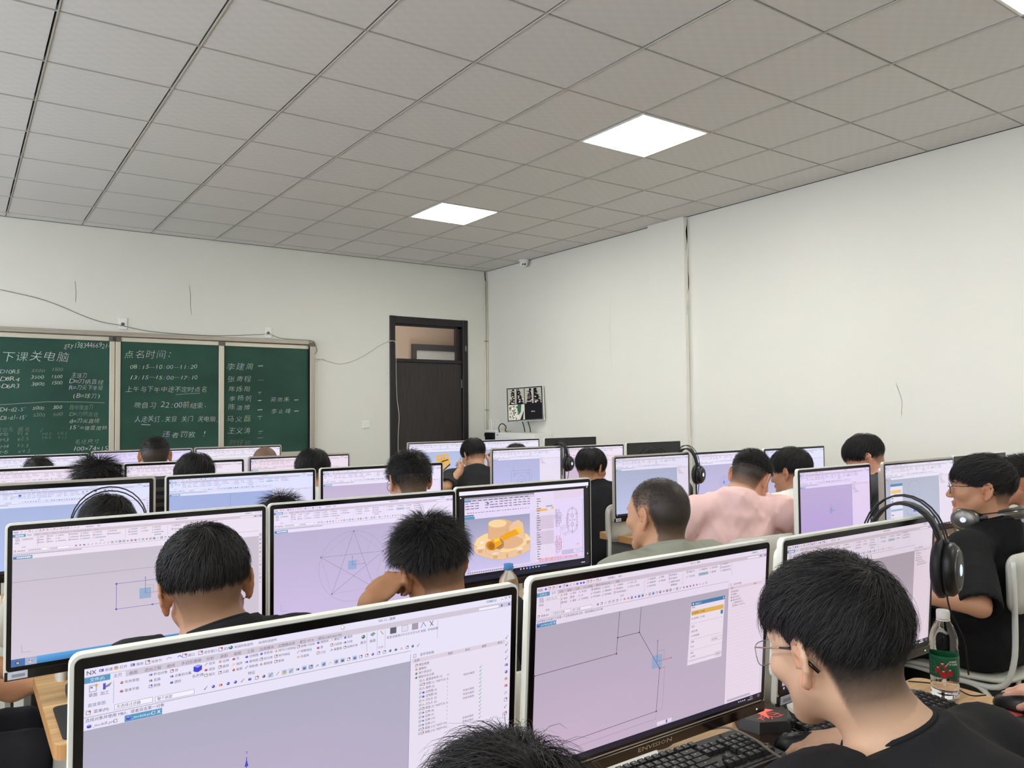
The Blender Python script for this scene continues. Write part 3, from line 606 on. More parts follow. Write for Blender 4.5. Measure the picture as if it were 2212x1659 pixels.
        for k, s in enumerate(rows):
            y = 260+k*19.7; x = panel+44 if k < 4 else panel+84
            T(s, x, y, 14, ink if k < 17 else K(20, 16, 30, t)); icon(f, x-12, y, 12, [1, 6, 2, 2, 3, 1, 3, 0, 0, 3, 3, 1, 4, 4, 4, 4, 1, 1][k], t, r_)
            if k >= 4:
                f.frame(x-34, y-6, x-23, y+5, 1.3, K(120, 170, 120, t)); f.line([(x-32, y-1), (x-29, y+3), (x-24, y-5)], 2, K(50, 150, 80, t))
                T('61' if k == 4 else '1', 1548, y, 13); f.line([(1734, y-2), (1739, y+4), (1747, y-8)], 2.4, K(60, 170, 90, t))
                if k in (5, 9, 10, 11, 16, 17): T('完全约束的', 1640, y, 13)
        for k in range(12): icon(f, 1896, 215+k*36, 17, r_.randrange(42), t, r_)
    else:
        T('最新', 1800, 236, 13)
        for k, s in enumerate(['模型视图', '摄像机', '用户表达式', '模型历史记录', '基准坐标系 (0)', '草图 (1) "SKETCH...']):
            y = 262+k*20; x = panel+(44 if k < 4 else 62); T(s, x, y, 13.5); icon(f, x-12, y, 12, [1, 6, 2, 2, 3, 1][k], t, r_)
        for k in range(24): f.line([(panel+10, 392+k*24), (1880, 392+k*24)], 1.3, K(222, 208, 222, t), 1)
    f.rect(1890, 205, W, BT, K(226, 220, 232, t), 1) if kind != 'full' and panel < 1900 else None
    if task == 'win':
        f.rect(0, BT, W, 1080, K(16, 20, 44), 1); f.rect(14, 1054, 26, 1068, K(220, 225, 240), 2)
        T('16:25', 1800, 1052, 13, K(230, 230, 240)); T('2024/9/13', 1780, 1068, 13, K(230, 230, 240)); f.frame(1885, 1052, 1899, 1066, 1.6, K(225, 225, 235))
        for k in range(4): f.disc(1690+k*20, 1060, 5, 5, K(220, 220, 232), 3, 8)
    elif task == 'blue':
        f.m.add([f.fn(0, 1080, 1), f.fn(W, 1080, 1), f.fn(W, BT-22, 1), f.fn(0, BT-22, 1)], [(0, 1, 2, 3)], 0, (K(60, 130, 190), K(30, 100, 190), K(50, 125, 215), K(100, 175, 225)))
        f.rect(0, BT-22, 92, 1080, K(70, 110, 170), 2); f.disc(42, 1052, 17, 17, K(40, 70, 130), 3); f.disc(38, 1048, 6, 6, K(230, 120, 60), 4, 6); f.disc(47, 1048, 6, 6, K(130, 190, 80), 4, 6); f.disc(38, 1056, 6, 6, K(90, 160, 230), 4, 6); f.disc(47, 1056, 6, 6, K(240, 200, 90), 4, 6)
        f.rect(92, BT-22, 170, 1080, K(160, 175, 205), 2); f.disc(128, 1050, 14, 14, K(200, 205, 215), 3); f.disc(120, 1044, 6, 6, K(210, 60, 60), 4, 6); f.disc(136, 1050, 5, 8, K(90, 110, 180), 4, 6)
    else: f.rect(0, BT, W, 1080, K(205, 200, 220, t), 1)
    if det >= 1: f.line([(70, 910), (70, 975), (130, 975)], 2, ink2)
    if draw: draw(f, t)
def axes(f, t, x, y, s, h=90, w=120):
    f.rect(x-s*.5, y-s*.5, x+s*.5, y+s*.5, K(150, 178, 212, t), 2); f.line([(x, y), (x, y-h)], 3, K(70, 90, 110, t), 4); f.line([(x, y), (x+w, y)], 3, K(200, 80, 90, t), 4); f.poly([(x-4, y-h), (x+4, y-h), (x, y-h-14)], K(70, 80, 160, t), 4)
    f.line([(x+5, y-h*.5), (x+w*.5, y-h*.5), (x+w*.5, y)], 1.6, K(130, 130, 150, t), 3); f.disc(x+w, y, 5, 4, K(110, 100, 190, t), 5, 6)
def dr_rect(f, t):
    bl = K(86, 84, 200, t); f.line([(0, 412), (1200, 412)], 2, K(120, 116, 130, t)); f.line([(725, 520), (1330, 520)], 3, bl); f.line([(725, 520), (725, 734)], 3.4, bl); f.line([(725, 734), (1330, 734)], 3, bl); f.line([(1330, 520), (1330, 734)], 3.4, bl)
    f.disc(725, 520, 8, 8, bl); f.disc(725, 734, 8, 8, bl); f.poly([(985, 734), (1000, 727), (1015, 734), (1000, 741)], bl, 3); axes(f, t, 944, 628, 90, 130, 125)
def dr_star(f, t):
    g = K(120, 116, 132, t); P = [(790, 281), (1150, 540), (1010, 900), (564, 881), (454, 508)]; P = [(790, 281), (1105, 517), (1000, 870), (564, 881), (454, 508)]
    for i in range(5): f.line([P[i], P[(i+2) % 5]], 2.6, g, 3); f.disc(*P[i], 6, 6, K(60, 56, 70, t), 4, 8)
    for i in range(5): f.line([P[i], P[(i+1) % 5]], 1.5, K(150, 146, 164, t), 3)
    f.ring(785, 630, 352, 350, 1.8, K(140, 136, 154, t), 3, 60, 0, 360); axes(f, t, 775, 619, 88, 80, 130); f.line([(800, 270), (1120, 262)], 1.4, K(170, 150, 170, t)); f.line([(920, 520), (1010, 330)], 1.2, K(150, 146, 164, t))
def dr_profile(f, t):
    k = K(70, 56, 84, t); L_ = [[(599, 234), (590, 396), (585, 494), (0, 505)], [(590, 396), (761, 394), (770, 234)], [(761, 394), (941, 660), (925, 936), (300, 950), (60, 955)], [(0, 505), (0, 1000)]]
    for l in L_: f.line(l, 2.8, k, 3)
    for p in ((590, 396), (585, 494), (0, 505), (761, 394), (941, 660), (925, 936)): f.disc(*p, 5.5, 5.5, K(90, 40, 90, t), 5, 8)
    axes(f, t, 916, 611, 84, 130, 120); f.line([(941, 660), (987, 660)], 1.6, k); f.line([(985, 663), (975, 932), (925, 934)], 1.5, K(130, 120, 140, t)); f.line([(925, 936), (920, 985), (880, 990)], 1.5, K(130, 120, 140, t)); f.line([(40, 1000), (880, 985)], 1.5, K(130, 120, 140, t))
    f.rect(935, 1010, 1060, 1034, K(235, 228, 240, t), 3); f.rect(1010, 1012, 1022, 1032, K(80, 100, 200, t), 4)
    x0, y0, x1, y1 = 1200, 276, 1512, 695; w = K(240, 234, 244, t); ink = K(*INK, t)
    f.poly([(x0, y0), (x1, y0), (x1-14, y1), (x0-18, y1)], w, 2); f.rect(x0, y0, x1, y0+26, K(64, 130, 172, t), 3); f.text('快速尺寸', x0+34, y0+20, 15, K(230, 240, 250, t), 5); f.disc(x0+17, y0+13, 7, 7, K(220, 230, 245, t), 5, 8)
    f.line([(x1-18, y0+7), (x1-8, y0+19)], 2.4, K(240, 244, 250, t), 5); f.line([(x1-18, y0+19), (x1-8, y0+7)], 2.4, K(240, 244, 250, t), 5)
    f.rect(x0+4, 335, x1-10, 365, K(226, 186, 84, t), 3)
    f.rect(x1-36, 372, x1-14, 398, K(70, 130, 160, t), 3)
    for s, y in (('参考', 318), ('★ 选择第一个对象', 356), ('★ 选择第二个对象', 392), ('原点', 446), ('指定位置', 478), ('□ 自动放置', 508), ('测量', 548), ('方法', 580), ('驱动', 622), ('□ 参考', 648)): f.text(s, x0+6, y, 14.5, ink, 5)
    for y in (420, 528, 600, 664): f.line([(x0-2, y), (x1-14, y)], 1.4, K(170, 160, 180, t), 4)
    f.frame(1395, 548, 1492, 572, 1.4, K(150, 140, 160, t), 4); f.text('自动判断', 1402, 566, 13, ink, 5); f.frame(1440, 655, 1486, 682, 1.5, K(120, 116, 130, t), 4); f.text('关闭', 1448, 674, 14, ink, 5); f.rect(x0-14, 668, x1-16, 672, K(205, 196, 212, t), 4)
    f.rect(1570, 1018, 1800, 1032, K(190, 180, 200, t), 3)
def dr_circ(f, t):
    c = K(110, 130, 190, t)
    for r_ in (60, 100, 130): f.ring(800, 620, r_, r_*1.05, 3, c, 3, 28)
    f.rect(775, 590, 825, 660, K(110, 150, 220, t), 3); f.line([(800, 620), (800, 470)], 4, c, 4); f.line([(700, 620), (920, 620)], 3, c)
def dr_cover(f, t):
    c = K(110, 112, 160, t); f.frame(500, 500, 1060, 1000, 4, c); f.frame(560, 560, 1000, 1000, 3, c); f.ring(600, 590, 34, 34, 4, c, 3, 16); f.ring(960, 590, 34, 34, 4, c, 3, 16); f.ring(780, 790, 120, 170, 5, c, 3, 24); f.ring(780, 810, 70, 100, 4, c, 3, 24)
    f.rect(745, 770, 805, 850, K(90, 120, 220, t), 3); f.line([(560, 400), (560, 540)], 3, c); f.line([(1000, 400), (1000, 540)], 3, c); f.line([(775, 810), (900, 810)], 5, K(90, 110, 210, t), 4)
def dr_arcs(f, t):
    c = K(120, 130, 170, t); f.ring(760, 440, 170, 170, 3, c, 3, 30, 150, 395); f.ring(760, 440, 60, 60, 3, c, 3, 16, 0, 200); f.line([(590, 500), (640, 600), (620, 740)], 3, c); f.frame(560, 700, 680, 820, 3, c); f.frame(880, 640, 990, 800, 3, c); f.ring(770, 720, 240, 120, 3, c, 3, 30, 10, 170); f.poly([(720, 780), (770, 660), (820, 780)], K(80, 110, 200, t), 4); f.line([(770, 720), (850, 720)], 5, K(80, 60, 140, t), 4)
    w = K(236, 232, 244, t); f.rect(120, 300, 440, 960, w, 2); f.rect(120, 300, 440, 340, K(80, 140, 180, t), 3); f.rect(130, 400, 400, 450, K(245, 205, 110, t), 3); f.rect(130, 700, 440, 730, K(150, 190, 215, t), 3)
    for y in (520, 570, 620, 780, 840, 890): f.rect(140, y, 190, y+14, K(110, 110, 130, t), 3)
def dr_sq(f, t):
    axes(f, t, 800, 600, 80, 90, 120)
def dr_box(f, t): c = K(150, 155, 175, t); f.line([(300, 420), (1500, 400)], 2.5, c); f.frame(420, 560, 1200, 960, 3, c); f.line([(520, 560), (520, 960)], 3, c); f.line([(300, 320), (1400, 310)], 2, c)
def dr_plate(f, t):
    y = K(240, 180, 50, t); o = K(200, 130, 30, t); P = lambda pts, c, L=3: f.poly([(900+a, 560+b) for a, b in pts], c, L)
    P([(-180, -230), (150, -250), (210, 10), (0, 190), (-140, 60)], y); P([(-140, 60), (0, 190), (0, 230), (-140, 110)], o); P([(0, 190), (210, 10), (210, 60), (0, 230)], K(60, 40, 20, t)); v = K(176, 184, 214, t)
    P([(-110, -190), (-20, -200), (10, -140), (-80, -110)], v, 4); P([(40, -200), (120, -205), (140, -130), (60, -130)], v, 4); P([(-90, -40), (150, -110), (160, -85), (-80, -5)], K(60, 40, 20, t), 4); P([(-20, 80), (150, -30), (160, 0), (0, 110)], v, 4); f.ring(900, 440, 50, 45, 10, o, 4, 16)
def dr_panelyellow(f, t):
    f.rect(1180, 260, 1470, 1000, K(236, 232, 244, t), 2); f.rect(1180, 260, 1470, 290, K(70, 140, 180, t), 3); f.rect(1200, 330, 1440, 370, K(240, 220, 120, t), 3)
def dr_blueaxis(f, t):
    f.line([(770, 240), (770, 1040)], 2.5, K(90, 110, 190, t)); f.rect(735, 860, 805, 940, K(140, 170, 225, t), 3)
def dr_red(f, t):
    f.text('河北德玛数控培训13833466981', 860, 470, 58, K(220, 60, 60), 5, width=1020); f.rect(1100, 430, 1500, 1040, K(236, 232, 244, t), 2); f.rect(1100, 400, 1400, 430, K(90, 160, 200, t), 3); f.rect(1120, 480, 1380, 520, K(240, 225, 130, t), 3)
def dr_orange(f, t):
    f.poly([(1000, 300), (1090, 280), (1130, 900), (1000, 960), (960, 600)], K(245, 160, 40, t), 3)
def dr_axisA1(f, t):
    f.line([(598, 1040), (597, 490)], 3, K(70, 70, 190, t), 3); f.text('Y', 592, 478, 18, K(70, 70, 190, t), 4); f.poly([(589, 530), (605, 530), (597, 498)], K(70, 70, 200, t), 4)
    f.poly([(1000, -2), (1000, 22), (1006, 17), (1010, 25), (1014, 23), (1010, 15), (1018, 15)], K(250, 250, 255), 6); f.line([(1000, -2), (1000, 22), (1006, 17), (1010, 25), (1014, 23), (1010, 15), (1018, 15), (1000, -2)], 1.5, K(120, 110, 130), 7)

def ui_video(f, t=(1, 1, 1)):       # teacher's lesson playing full screen: 3D part and a drawing beside it
    f.rect(0, 0, 1920, 1080, K(14, 14, 18), 0); f.rect(0, 0, 1920, 46, K(240, 234, 252), 1); f.rect(0, 1028, 1920, 1080, K(18, 24, 52), 1)
    for p in ((20, 75), (1895, 62), (1895, 940)): f.disc(*p, 9, 9, K(235, 235, 240), 2, 10)
    X = lambda a: 70+a*1770/1000; Y = lambda b: 78+b*915/1000
    g = Flat(lambda x, y, L: f.fn(X(x), Y(y), L+1)); g.m = f.m
    rib = K(228, 216, 246, t); ink = K(90, 84, 110, t)
    g.rect(0, 0, 1000, 1000, rib, 1); g.rect(0, 0, 560, 24, K(150, 142, 165, t), 2); g.rect(0, 30, 50, 58, K(84, 150, 190, t), 2); g.rect(50, 30, 560, 58, K(205, 196, 214, t), 2)
    rr = random.Random(5)
    for k in range(11): g.rect(60+k*42, 38, 60+k*42+rr.uniform(18, 32), 48, ink, 3)
    for i in range(3):
        for j in range(14):
            if j in (3,): continue
            x = 12+j*38; g.rect(x, 72+i*34, x+rr.uniform(14, 28), 84+i*34, K(120, 112, 140, t), 3); g.rect(x-7, 72+i*34, x-2, 84+i*34, K(*rr.choice(ICOLS), t), 3)
    g.disc(180, 92, 9, 12, K(110, 100, 200, t), 4)
    for k in range(24): g.rect(20+k*21, 196, 20+k*21+rr.uniform(6, 15), 206, K(130, 124, 150, t), 3)
    g.rect(0, 226, 70, 240, ink, 3); g.rect(0, 246, 76, 282, K(84, 150, 190, t), 3)
    f.m.add([g.fn(0, 950, 2), g.fn(520, 950, 2), g.fn(520, 282, 2), g.fn(0, 282, 2)], [(0, 1, 2, 3)], 0, (K(205, 196, 236, t), K(205, 196, 236, t), K(158, 158, 188, t), K(158, 158, 188, t)))
    # the orange part
    O1, O2, O3, O4, ED = K(236, 196, 158, t), K(226, 178, 136, t), K(248, 214, 160, t), K(224, 170, 110, t), K(176, 130, 96, t)
    def ell(cx, cy, rx, ry, c, L, n=28, rot=0): g.poly([(cx+rx*math.cos(a)*math.cos(rot)-ry*math.sin(a)*math.sin(rot), cy+rx*math.cos(a)*math.sin(rot)+ry*math.sin(a)*math.cos(rot)) for a in [2*math.pi*k/n for k in range(n)]], c, L)
    body = [(68, 610), (90, 540), (150, 490), (230, 470), (330, 470), (420, 500), (500, 560), (520, 600), (520, 780), (470, 815), (390, 850), (300, 862), (220, 845), (140, 790), (85, 740), (68, 700)]
    g.poly(body, O1, 3); g.line(body+[body[0]], 2, ED, 6)
    top = [(68, 610), (90, 540), (150, 490), (230, 470), (330, 470), (420, 500), (500, 560), (520, 600), (500, 690), (430, 745), (340, 770), (250, 760), (170, 700), (100, 660)]
    g.poly(top, O3, 4); g.line([(68, 612), (100, 662), (170, 702), (250, 762), (340, 772), (430, 747), (500, 692)], 1.6, ED, 6)
    ell(360, 640, 105, 88, O2, 5)
    g.poly([(180, 380), (200, 340), (250, 318), (310, 322), (350, 350), (400, 400), (440, 440), (440, 600), (330, 690), (180, 560)], O2, 6); ell(255, 372, 74, 52, O3, 7, rot=.2)
    g.poly([(350, 420), (380, 370), (425, 350), (462, 400), (470, 470), (478, 620), (440, 600), (350, 520)], O1, 7); g.line([(330, 370), (330, 540)], 1.4, ED, 8); g.line([(180, 380), (180, 560)], 1.4, ED, 8)
    g.line([(350, 420), (380, 370), (425, 350), (462, 400), (478, 620)], 1.6, ED, 8)
    g.poly([(160, 620), (180, 600), (280, 640), (280, 740), (220, 790), (160, 740)], O1, 8); g.line([(160, 620), (160, 740), (220, 790), (280, 740)], 1.4, ED, 9)
    Yw, Yd, Yl = K(240, 165, 20, t), K(200, 125, 10, t), K(255, 205, 60, t)
    g.poly([(270, 545), (330, 520), (345, 590), (300, 610)], Yw, 9); g.poly([(310, 520), (400, 470), (440, 480), (430, 545), (330, 590)], Yw, 9); g.poly([(395, 465), (425, 450), (450, 500), (430, 545)], Yl, 10)
    ell(196, 655, 40, 66, O4, 9, rot=-.15); g.poly([(185, 592), (265, 560), (290, 650), (215, 722), (180, 700)], Yw, 10); g.poly([(225, 575), (265, 560), (270, 600), (230, 620)], Yl, 11); ell(200, 655, 32, 58, Yd, 11, rot=-.15); ell(205, 662, 22, 46, K(170, 105, 10, t), 12, rot=-.15); g.line([(215, 722), (292, 655)], 5, K(120, 70, 20, t), 12)
    ell(262, 640, 42, 78, ED, 9, rot=-.15)
    for cx, cy, s in ((118, 688, 1), (235, 790, 1), (432, 770, 1), (505, 650, .9), (330, 800, .5)):
        if s > .6: ell(cx, cy-20, 30*s, 20*s, K(240, 226, 205, t), 8); g.line([(cx-30*s, cy-20), (cx, cy-2), (cx+30*s, cy-20)], 1.3, ED, 9)
        g.rect(cx-17*s, cy-10, cx+17*s, cy+48, O4, 7); ell(cx, cy+48, 17*s, 9, K(216, 190, 190, t), 8)
    g.rect(118, 588, 142, 612, K(240, 238, 250, t), 10); g.line([(30, 905), (30, 960)], 2, ink, 4); g.line([(12, 945), (30, 962), (48, 945)], 2, ink, 4)
    # option panel and drawing
    g.rect(520, 240, 570, 950, K(222, 212, 240, t), 3); g.rect(570, 60, 730, 950, K(230, 216, 240, t), 3); g.rect(572, 330, 726, 520, K(214, 196, 220, t), 4); g.rect(572, 545, 726, 730, K(214, 196, 220, t), 4); g.rect(575, 235, 672, 268, K(238, 186, 96, t), 4); g.rect(706, 222, 726, 250, K(238, 186, 96, t), 4); g.rect(660, 195, 716, 215, K(150, 166, 200, t), 4)
    for k in range(26):
        y = 90+k*33; g.rect(580, y, 580+rr.uniform(14, 36), y+10, K(110, 104, 130, t), 5)
        if 9 < k < 22: g.line([(660, y+16), (722, y+16)], 1.2, K(160, 150, 172, t), 5)
    g.rect(730, 0, 1000, 120, K(226, 208, 232, t), 3); g.rect(730, 130, 1000, 960, K(228, 212, 246, t), 3)
    bk = K(60, 56, 76, t); rd = K(190, 70, 90, t)
    g.line([(975, 150), (990, 150), (985, 940)], 1.5, bk, 5)
    for a in (0, 1):
        cxx, r1 = 893, 46
        pts = [(cxx+r1*math.cos(q), (350 if math.sin(q) < 0 else 520)+95*math.sin(q)*1.0) for q in [2*math.pi*k/36 for k in range(37)]]
        g.line([((x-cxx)*(1-.18*a)+cxx, (y-435)*(1-.1*a)+435) for x, y in pts], 2 if a == 0 else 1.2, bk, 5)
    g.line([(847, 350), (847, 520)], 2, bk, 5); g.line([(939, 350), (939, 520)], 2, bk, 5); g.line([(855, 360), (855, 510)], 1.2, bk, 5); g.line([(931, 360), (931, 510)], 1.2, bk, 5)
    for cy in (372, 500): g.ring(893, cy, 13, 24, 2.4, bk, 6, 16)
    for cx, cy in ((893, 275), (857, 350), (930, 350), (857, 520), (930, 520), (893, 595), (875, 437), (911, 437)): g.ring(cx, cy, 6, 10, 2, rd if cx < 890 else bk, 6, 8); g.line([(cx-10, cy), (cx+10, cy)], 1, bk, 5)
    g.line([(893, 240), (893, 640)], 1.2, bk, 5); g.line([(830, 385), (840, 385), (840, 500), (830, 500)], 2, rd, 5)
    for y0, c in ((270, bk), (640, rd)):
        g.frame(745, y0, 775, y0+230, 2.2, c, 5); g.frame(760, y0+40, 790, y0+190, 2.4, bk, 5); g.frame(735, y0+70, 760, y0+120, 1.8, bk, 5); g.ring(777, y0+115, 8, 14, 2.4, c, 6, 12); g.line([(730, y0+90), (812, y0+90)], 1.4, c, 5); g.line([(752, y0-20), (752, y0+260)], 1.4, c, 5); g.line([(735, y0+150), (800, y0+150)], 2, c, 5)
        for k in range(9): g.line([(747, y0+10+k*24), (773, y0+26+k*24)], 1.2, c, 6)
    g.line([(830, 560), (785, 560), (785, 850)], 1.2, rd, 5); g.text('99', 930, 800, 40, K(225, 70, 80), 6, width=22); g.frame(800, 850, 985, 905, 2.2, bk, 5)
    for k in range(8): g.line([(800+k*13, 850), (800+k*13, 905)], 1.6, bk, 5)
    for k in range(4): g.line([(800, 861+k*11), (905, 861+k*11)], 1.6, bk, 5)
    g.text('HT150', 925, 885, 22, ink, 6, width=36)
    for k in range(2): g.text('数控', 800+k*24, 560+k*90, 60, K(200, 182, 212, t), 4, width=56, rot=.6)
    f.text('河北德玛数控培训13833466981', 1112, 962, 52, K(225, 70, 70), 9, width=620)
    for k in range(22): g.rect(20+k*17, 972, 28+k*17, 984, ink, 4)
    g.rect(0, 962, 1000, 1000, K(212, 200, 232, t), 3)
    f.rect(70, 1000, 1900, 1028, K(10, 10, 14), 4)
    for k in range(7): f.disc(850+k*45, 1014, 10 if k != 3 else 17, 10 if k != 3 else 17, K(215, 215, 225) if k != 3 else K(60, 120, 220), 6, 10)
    f.rect(1090, 1010, 1240, 1018, K(60, 120, 210), 5); f.rect(1790, 1040, 1850, 1052, K(200, 200, 215), 4)

# ------------------------------------------------------------- monitors
M_SCR = attr_mat('screen_emit', rough=.35, emis=True)
M_RIM = mat('monitor_white_rim', srgb(238, 238, 230), .3)
M_SILV = mat('monitor_silver_rim', srgb(196, 190, 182), .35, metal=.3)
M_BEZ = mat('monitor_black_bezel', srgb(9, 8, 8), .22)
M_BAR = mat('monitor_gloss_bar', srgb(24, 20, 18), .12, coat=.3)
M_LED = mat('led_green', (0, 0, 0), .5, emit=(.3, 1, .3), estr=2.5)
M_LEDB = mat('led_blue', (0, 0, 0), .5, emit=(.35, .5, 1), estr=3)
DESK = .75
def monitor(x0, x1, y, zt, h, label, pic=None, tilt=0, yaw=0, rim='white', bar=.026, bez=.0125, group=None, brand=False, sticker=False, back=0):
    w = x1-x0; e = empty('monitor', ((x0+x1)/2, y+.03, DESK), R(yaw), label, 'monitor', group)
    loc = Vector((0, -.03, zt-DESK)); rot = (R(tilt), 0, 0)
    def part(mb, nm, m, par=e, sm=False):
        o = mb.build(nm, m, par, sm)
        if par is e: o.location = loc; o.rotation_euler = rot
        return o
    rw = .0045 if rim == 'white' else .009
    V = Matrix.Rotation(R(90), 4, 'X')
    mb = MB(); mb.prism(rrect(-w/2, w/2, -h, 0, .013, 5), -.013, 0, M=V)
    mb.prism(rrect(-w/2+.03, w/2-.03, -h+.04, -.03, .02, 3), -.042, -.013, M=V)
    part(mb, 'casing', M_RIM if rim == 'white' else M_SILV)
    z0 = -h+bar
    mb = MB(); mb.prism(rrect(-w/2+rw, w/2-rw, z0-.004, -rw, .008, 4), 0, .0025, M=V); part(mb, 'bezel', M_BEZ)
    mb = MB(); mb.box(-w/2+.0015, w/2-.0015, -.004, .004, -h+.001, z0-.0045, bev=.001); br = part(mb, 'lower_bar', M_BAR if rim == 'white' else M_BEZ)
    sx0, sx1 = -w/2+bez+.002, w/2-bez-.002; sz1 = -bez-.004; sz0 = z0+.006
    if pic:
        fl = Flat(lambda x, y_, L: (sx0+(sx1-sx0)*x/1920, -.0027-L*.00007, sz1-(sz1-sz0)*y_/1080)); pic(fl); part(fl.m, 'screen', M_SCR)
    else:
        part(MB().box(sx0, sx1, -.0032, -.0027, sz0, sz1), 'screen', mat('screen_off', srgb(40, 41, 42), .3))
    led = MB().box(w/2-.03, w/2-.027, -.0045, -.0038, -h+.010, -h+.0125).build('power_light', M_LED if pic else M_BEZ, br)
    if brand:
        fb = Flat(lambda x, y_, L: (-.055+x, -.0043, -h+.009+y_)); fb.text('ENVISION', 0, 0, .0105, srgb(190, 176, 150), 1, width=.085, up=1, off=.01); fb.m.build('brand_lettering', M_PRINT, br)
        part(MB().box(sx0, sx1, -.0036, -.0030, z0-.001, z0+.0012), 'trim_line', M_SILV)
    if sticker:
        s = MB().box(-w/2+.008, -w/2+.048, -.0052, -.0042, -h+.004, -h+.022, bev=.0003).build('sticker', mat('sticker_white', srgb(205, 210, 225), .4), br)
        MB().box(-w/2+.016, -w/2+.042, -.0058, -.0053, -h+.009, -h+.016).build('sticker_print', mat('sticker_grey', srgb(150, 155, 170), .4), s)
    zc = zt-DESK-h*.55
    MB().tube([(0, .035+back, .006), (0, .03+back, zc)], .019, 12).build('stand_neck', M_RIM, e, True)
    if back: MB().box(-.02, .02, -.01, .03+back, zc-.02, zc+.02, bev=.004).build('stand_arm', M_RIM, e)
    mb = MB(); mb.prism([(.13*math.cos(a), .07+back*.7+.080*math.sin(a)) for a in [2*math.pi*k/28 for k in range(28)]], 0, .009); mb.build('stand_base', M_RIM, e)
    return e
U = lambda **k: (lambda f: ui(f, **k))
PK, BL, LI, GR = (1, .93, .96), (.88, .93, 1.08), (.98, .95, 1.04), (.96, .95, .93)
Ztop = 1.45
gA, gB, gR, gF = 'computer monitors in the nearest row', 'computer monitors in the second row', 'computer monitors of the rows farther to the front', 'computer monitors of the right-hand block'
monitor(-.235, .382, 1.01, 1.181, .372, 'white-rimmed monitor nearest the camera showing a long feature list on its right side', U(t=(.95, .94, 1.0), det=2, kind='full', vt=(176, 174, 190), vb=(204, 186, 212), panel=1348, draw=dr_axisA1, tabs=((5, 'model5.prt', False), (137, 'model6.prt', True))), tilt=3, yaw=0, group=gA)
monitor(.403, 1.014, 1.01, 1.185, .352, 'white-rimmed monitor with a stepped outline sketch and a brand name on its lower bar', U(t=(.93, .85, .90), det=2, vt=(184, 180, 194), vb=(206, 190, 212), panel=1545, draw=dr_profile), tilt=4, group=gA, brand=True, back=.105)
monitor(1.054, 1.678, 1.01, 1.182, .352, 'white-rimmed monitor behind the man with glasses, black headphones on its corner', U(t=(.86, .78, .80), det=1, vt=(182, 176, 186), vb=(200, 186, 204), panel=1650), tilt=4, group=gA, sticker=True)
monitor(-.244, .372, 2.2, 1.196, .367, 'monitor showing a blue rectangle sketch over a blue Windows-style taskbar', U(t=(.98, .92, .94), det=1, vt=(200, 196, 208), vb=(214, 208, 222), panel=1895, draw=dr_rect, task='blue', seed=2), group=gB, sticker=True)
monitor(.376, .989, 2.2, 1.197, .367, 'monitor showing a five-pointed star drawn inside a circle', U(t=(.98, .93, 1.02), det=1, vt=(188, 182, 206), vb=(208, 196, 226), panel=1895, draw=dr_star, seed=3), group=gB)
monitor(1.015, 1.610, 2.25, 1.199, .352, 'monitor showing an orange machine part beside a black technical drawing', lambda f: ui_video(f), group=gB)
monitor(-.285, .318, 3.42, 1.203, .36, 'silver-rimmed monitor with red lettering across a blue-grey drawing', U(t=BL, det=1, kind='full', vt=(176, 186, 212), vb=(190, 200, 235), panel=1480, draw=dr_red, seed=4), rim='silver', bez=.022, group=gR)
monitor(.350, .981, 3.40, 1.2025, .365, 'monitor with a bluish screen and one thin vertical axis line', U(t=BL, det=1, vt=(172, 182, 214), vb=(180, 190, 232), panel=1340, draw=dr_blueaxis, seed=5), group=gR)
monitor(1.0, 1.641, 3.40, 1.2025, .365, 'monitor with a pale lilac screen behind the short-haired student with glasses', U(t=LI, det=1, vt=(196, 184, 206), vb=(214, 198, 220), panel=1480, seed=6), group=gR)
monitor(-.247, .366, 4.50, 1.199, .36, 'pinkish screen at the left edge of the picture, fourth row', U(t=PK, det=1, panel=1800, seed=7), group=gR)
monitor(.371, .990, 4.50, 1.1985, .36, 'monitor with a small blue and yellow dialog behind the round-haired student', U(t=PK, det=1, panel=1600, draw=dr_panelyellow, seed=8), group=gR)
monitor(1.012, 1.628, 4.50, 1.207, .36, 'silver-rimmed monitor with a pink screen below the blackboard corner', U(t=(1, .88, .9), det=1, panel=1600, seed=9), rim='silver', group=gR)
monitor(-.225, .390, 5.95, 1.195, .36, 'white-blue screen at the left edge of the picture, farthest row', U(t=(.97, .97, 1.05), det=0, panel=1500, seed=10), group=gR)
monitor(.402, 1.052, 5.95, 1.208, .36, 'violet screen under the blackboard behind the crew-cut student', U(t=(.92, .86, 1.08), det=0, panel=1700, seed=11), rim='silver', group=gR)
monitor(1.062, 1.700, 5.95, 1.2105, .36, 'near-white screen under the blackboard behind the shaven head', U(t=(1, .97, .98), det=0, vt=(215, 210, 222), panel=1500, seed=12), rim='silver', group=gR)
# right-hand block
monitor(2.560, 3.118, 2.02, 1.195, .365, 'monitor with a flat violet screen and a tiny axis cross', U(t=(.90, .80, .98), det=1, vt=(196, 186, 212), vb=(192, 176, 220), panel=1400, draw=dr_sq, seed=13), group=gF)
monitor(3.19, 3.86, 2.0, 1.197, .365, 'silver-rimmed monitor with arcs and a yellow-lined dialog', U(t=(.92, .90, .95), det=1, vt=(180, 186, 202), vb=(196, 204, 226), panel=1480, draw=dr_arcs, seed=14), rim='silver', bar=.02, group=gF)
monitor(3.90, 4.50, 2.02, 1.198, .36, 'switched-off black monitor behind the man with headphones round his neck', None, group=gF, bez=.008)
monitor(2.628, 3.24, 3.23, 1.1985, .367, 'silver-rimmed monitor with a grey-blue drawing and black headphones on its corner', U(t=(.92, .90, .97), det=1, vt=(176, 184, 206), vb=(196, 204, 232), panel=1600, draw=dr_box, seed=15), rim='silver', group=gF, sticker=True)
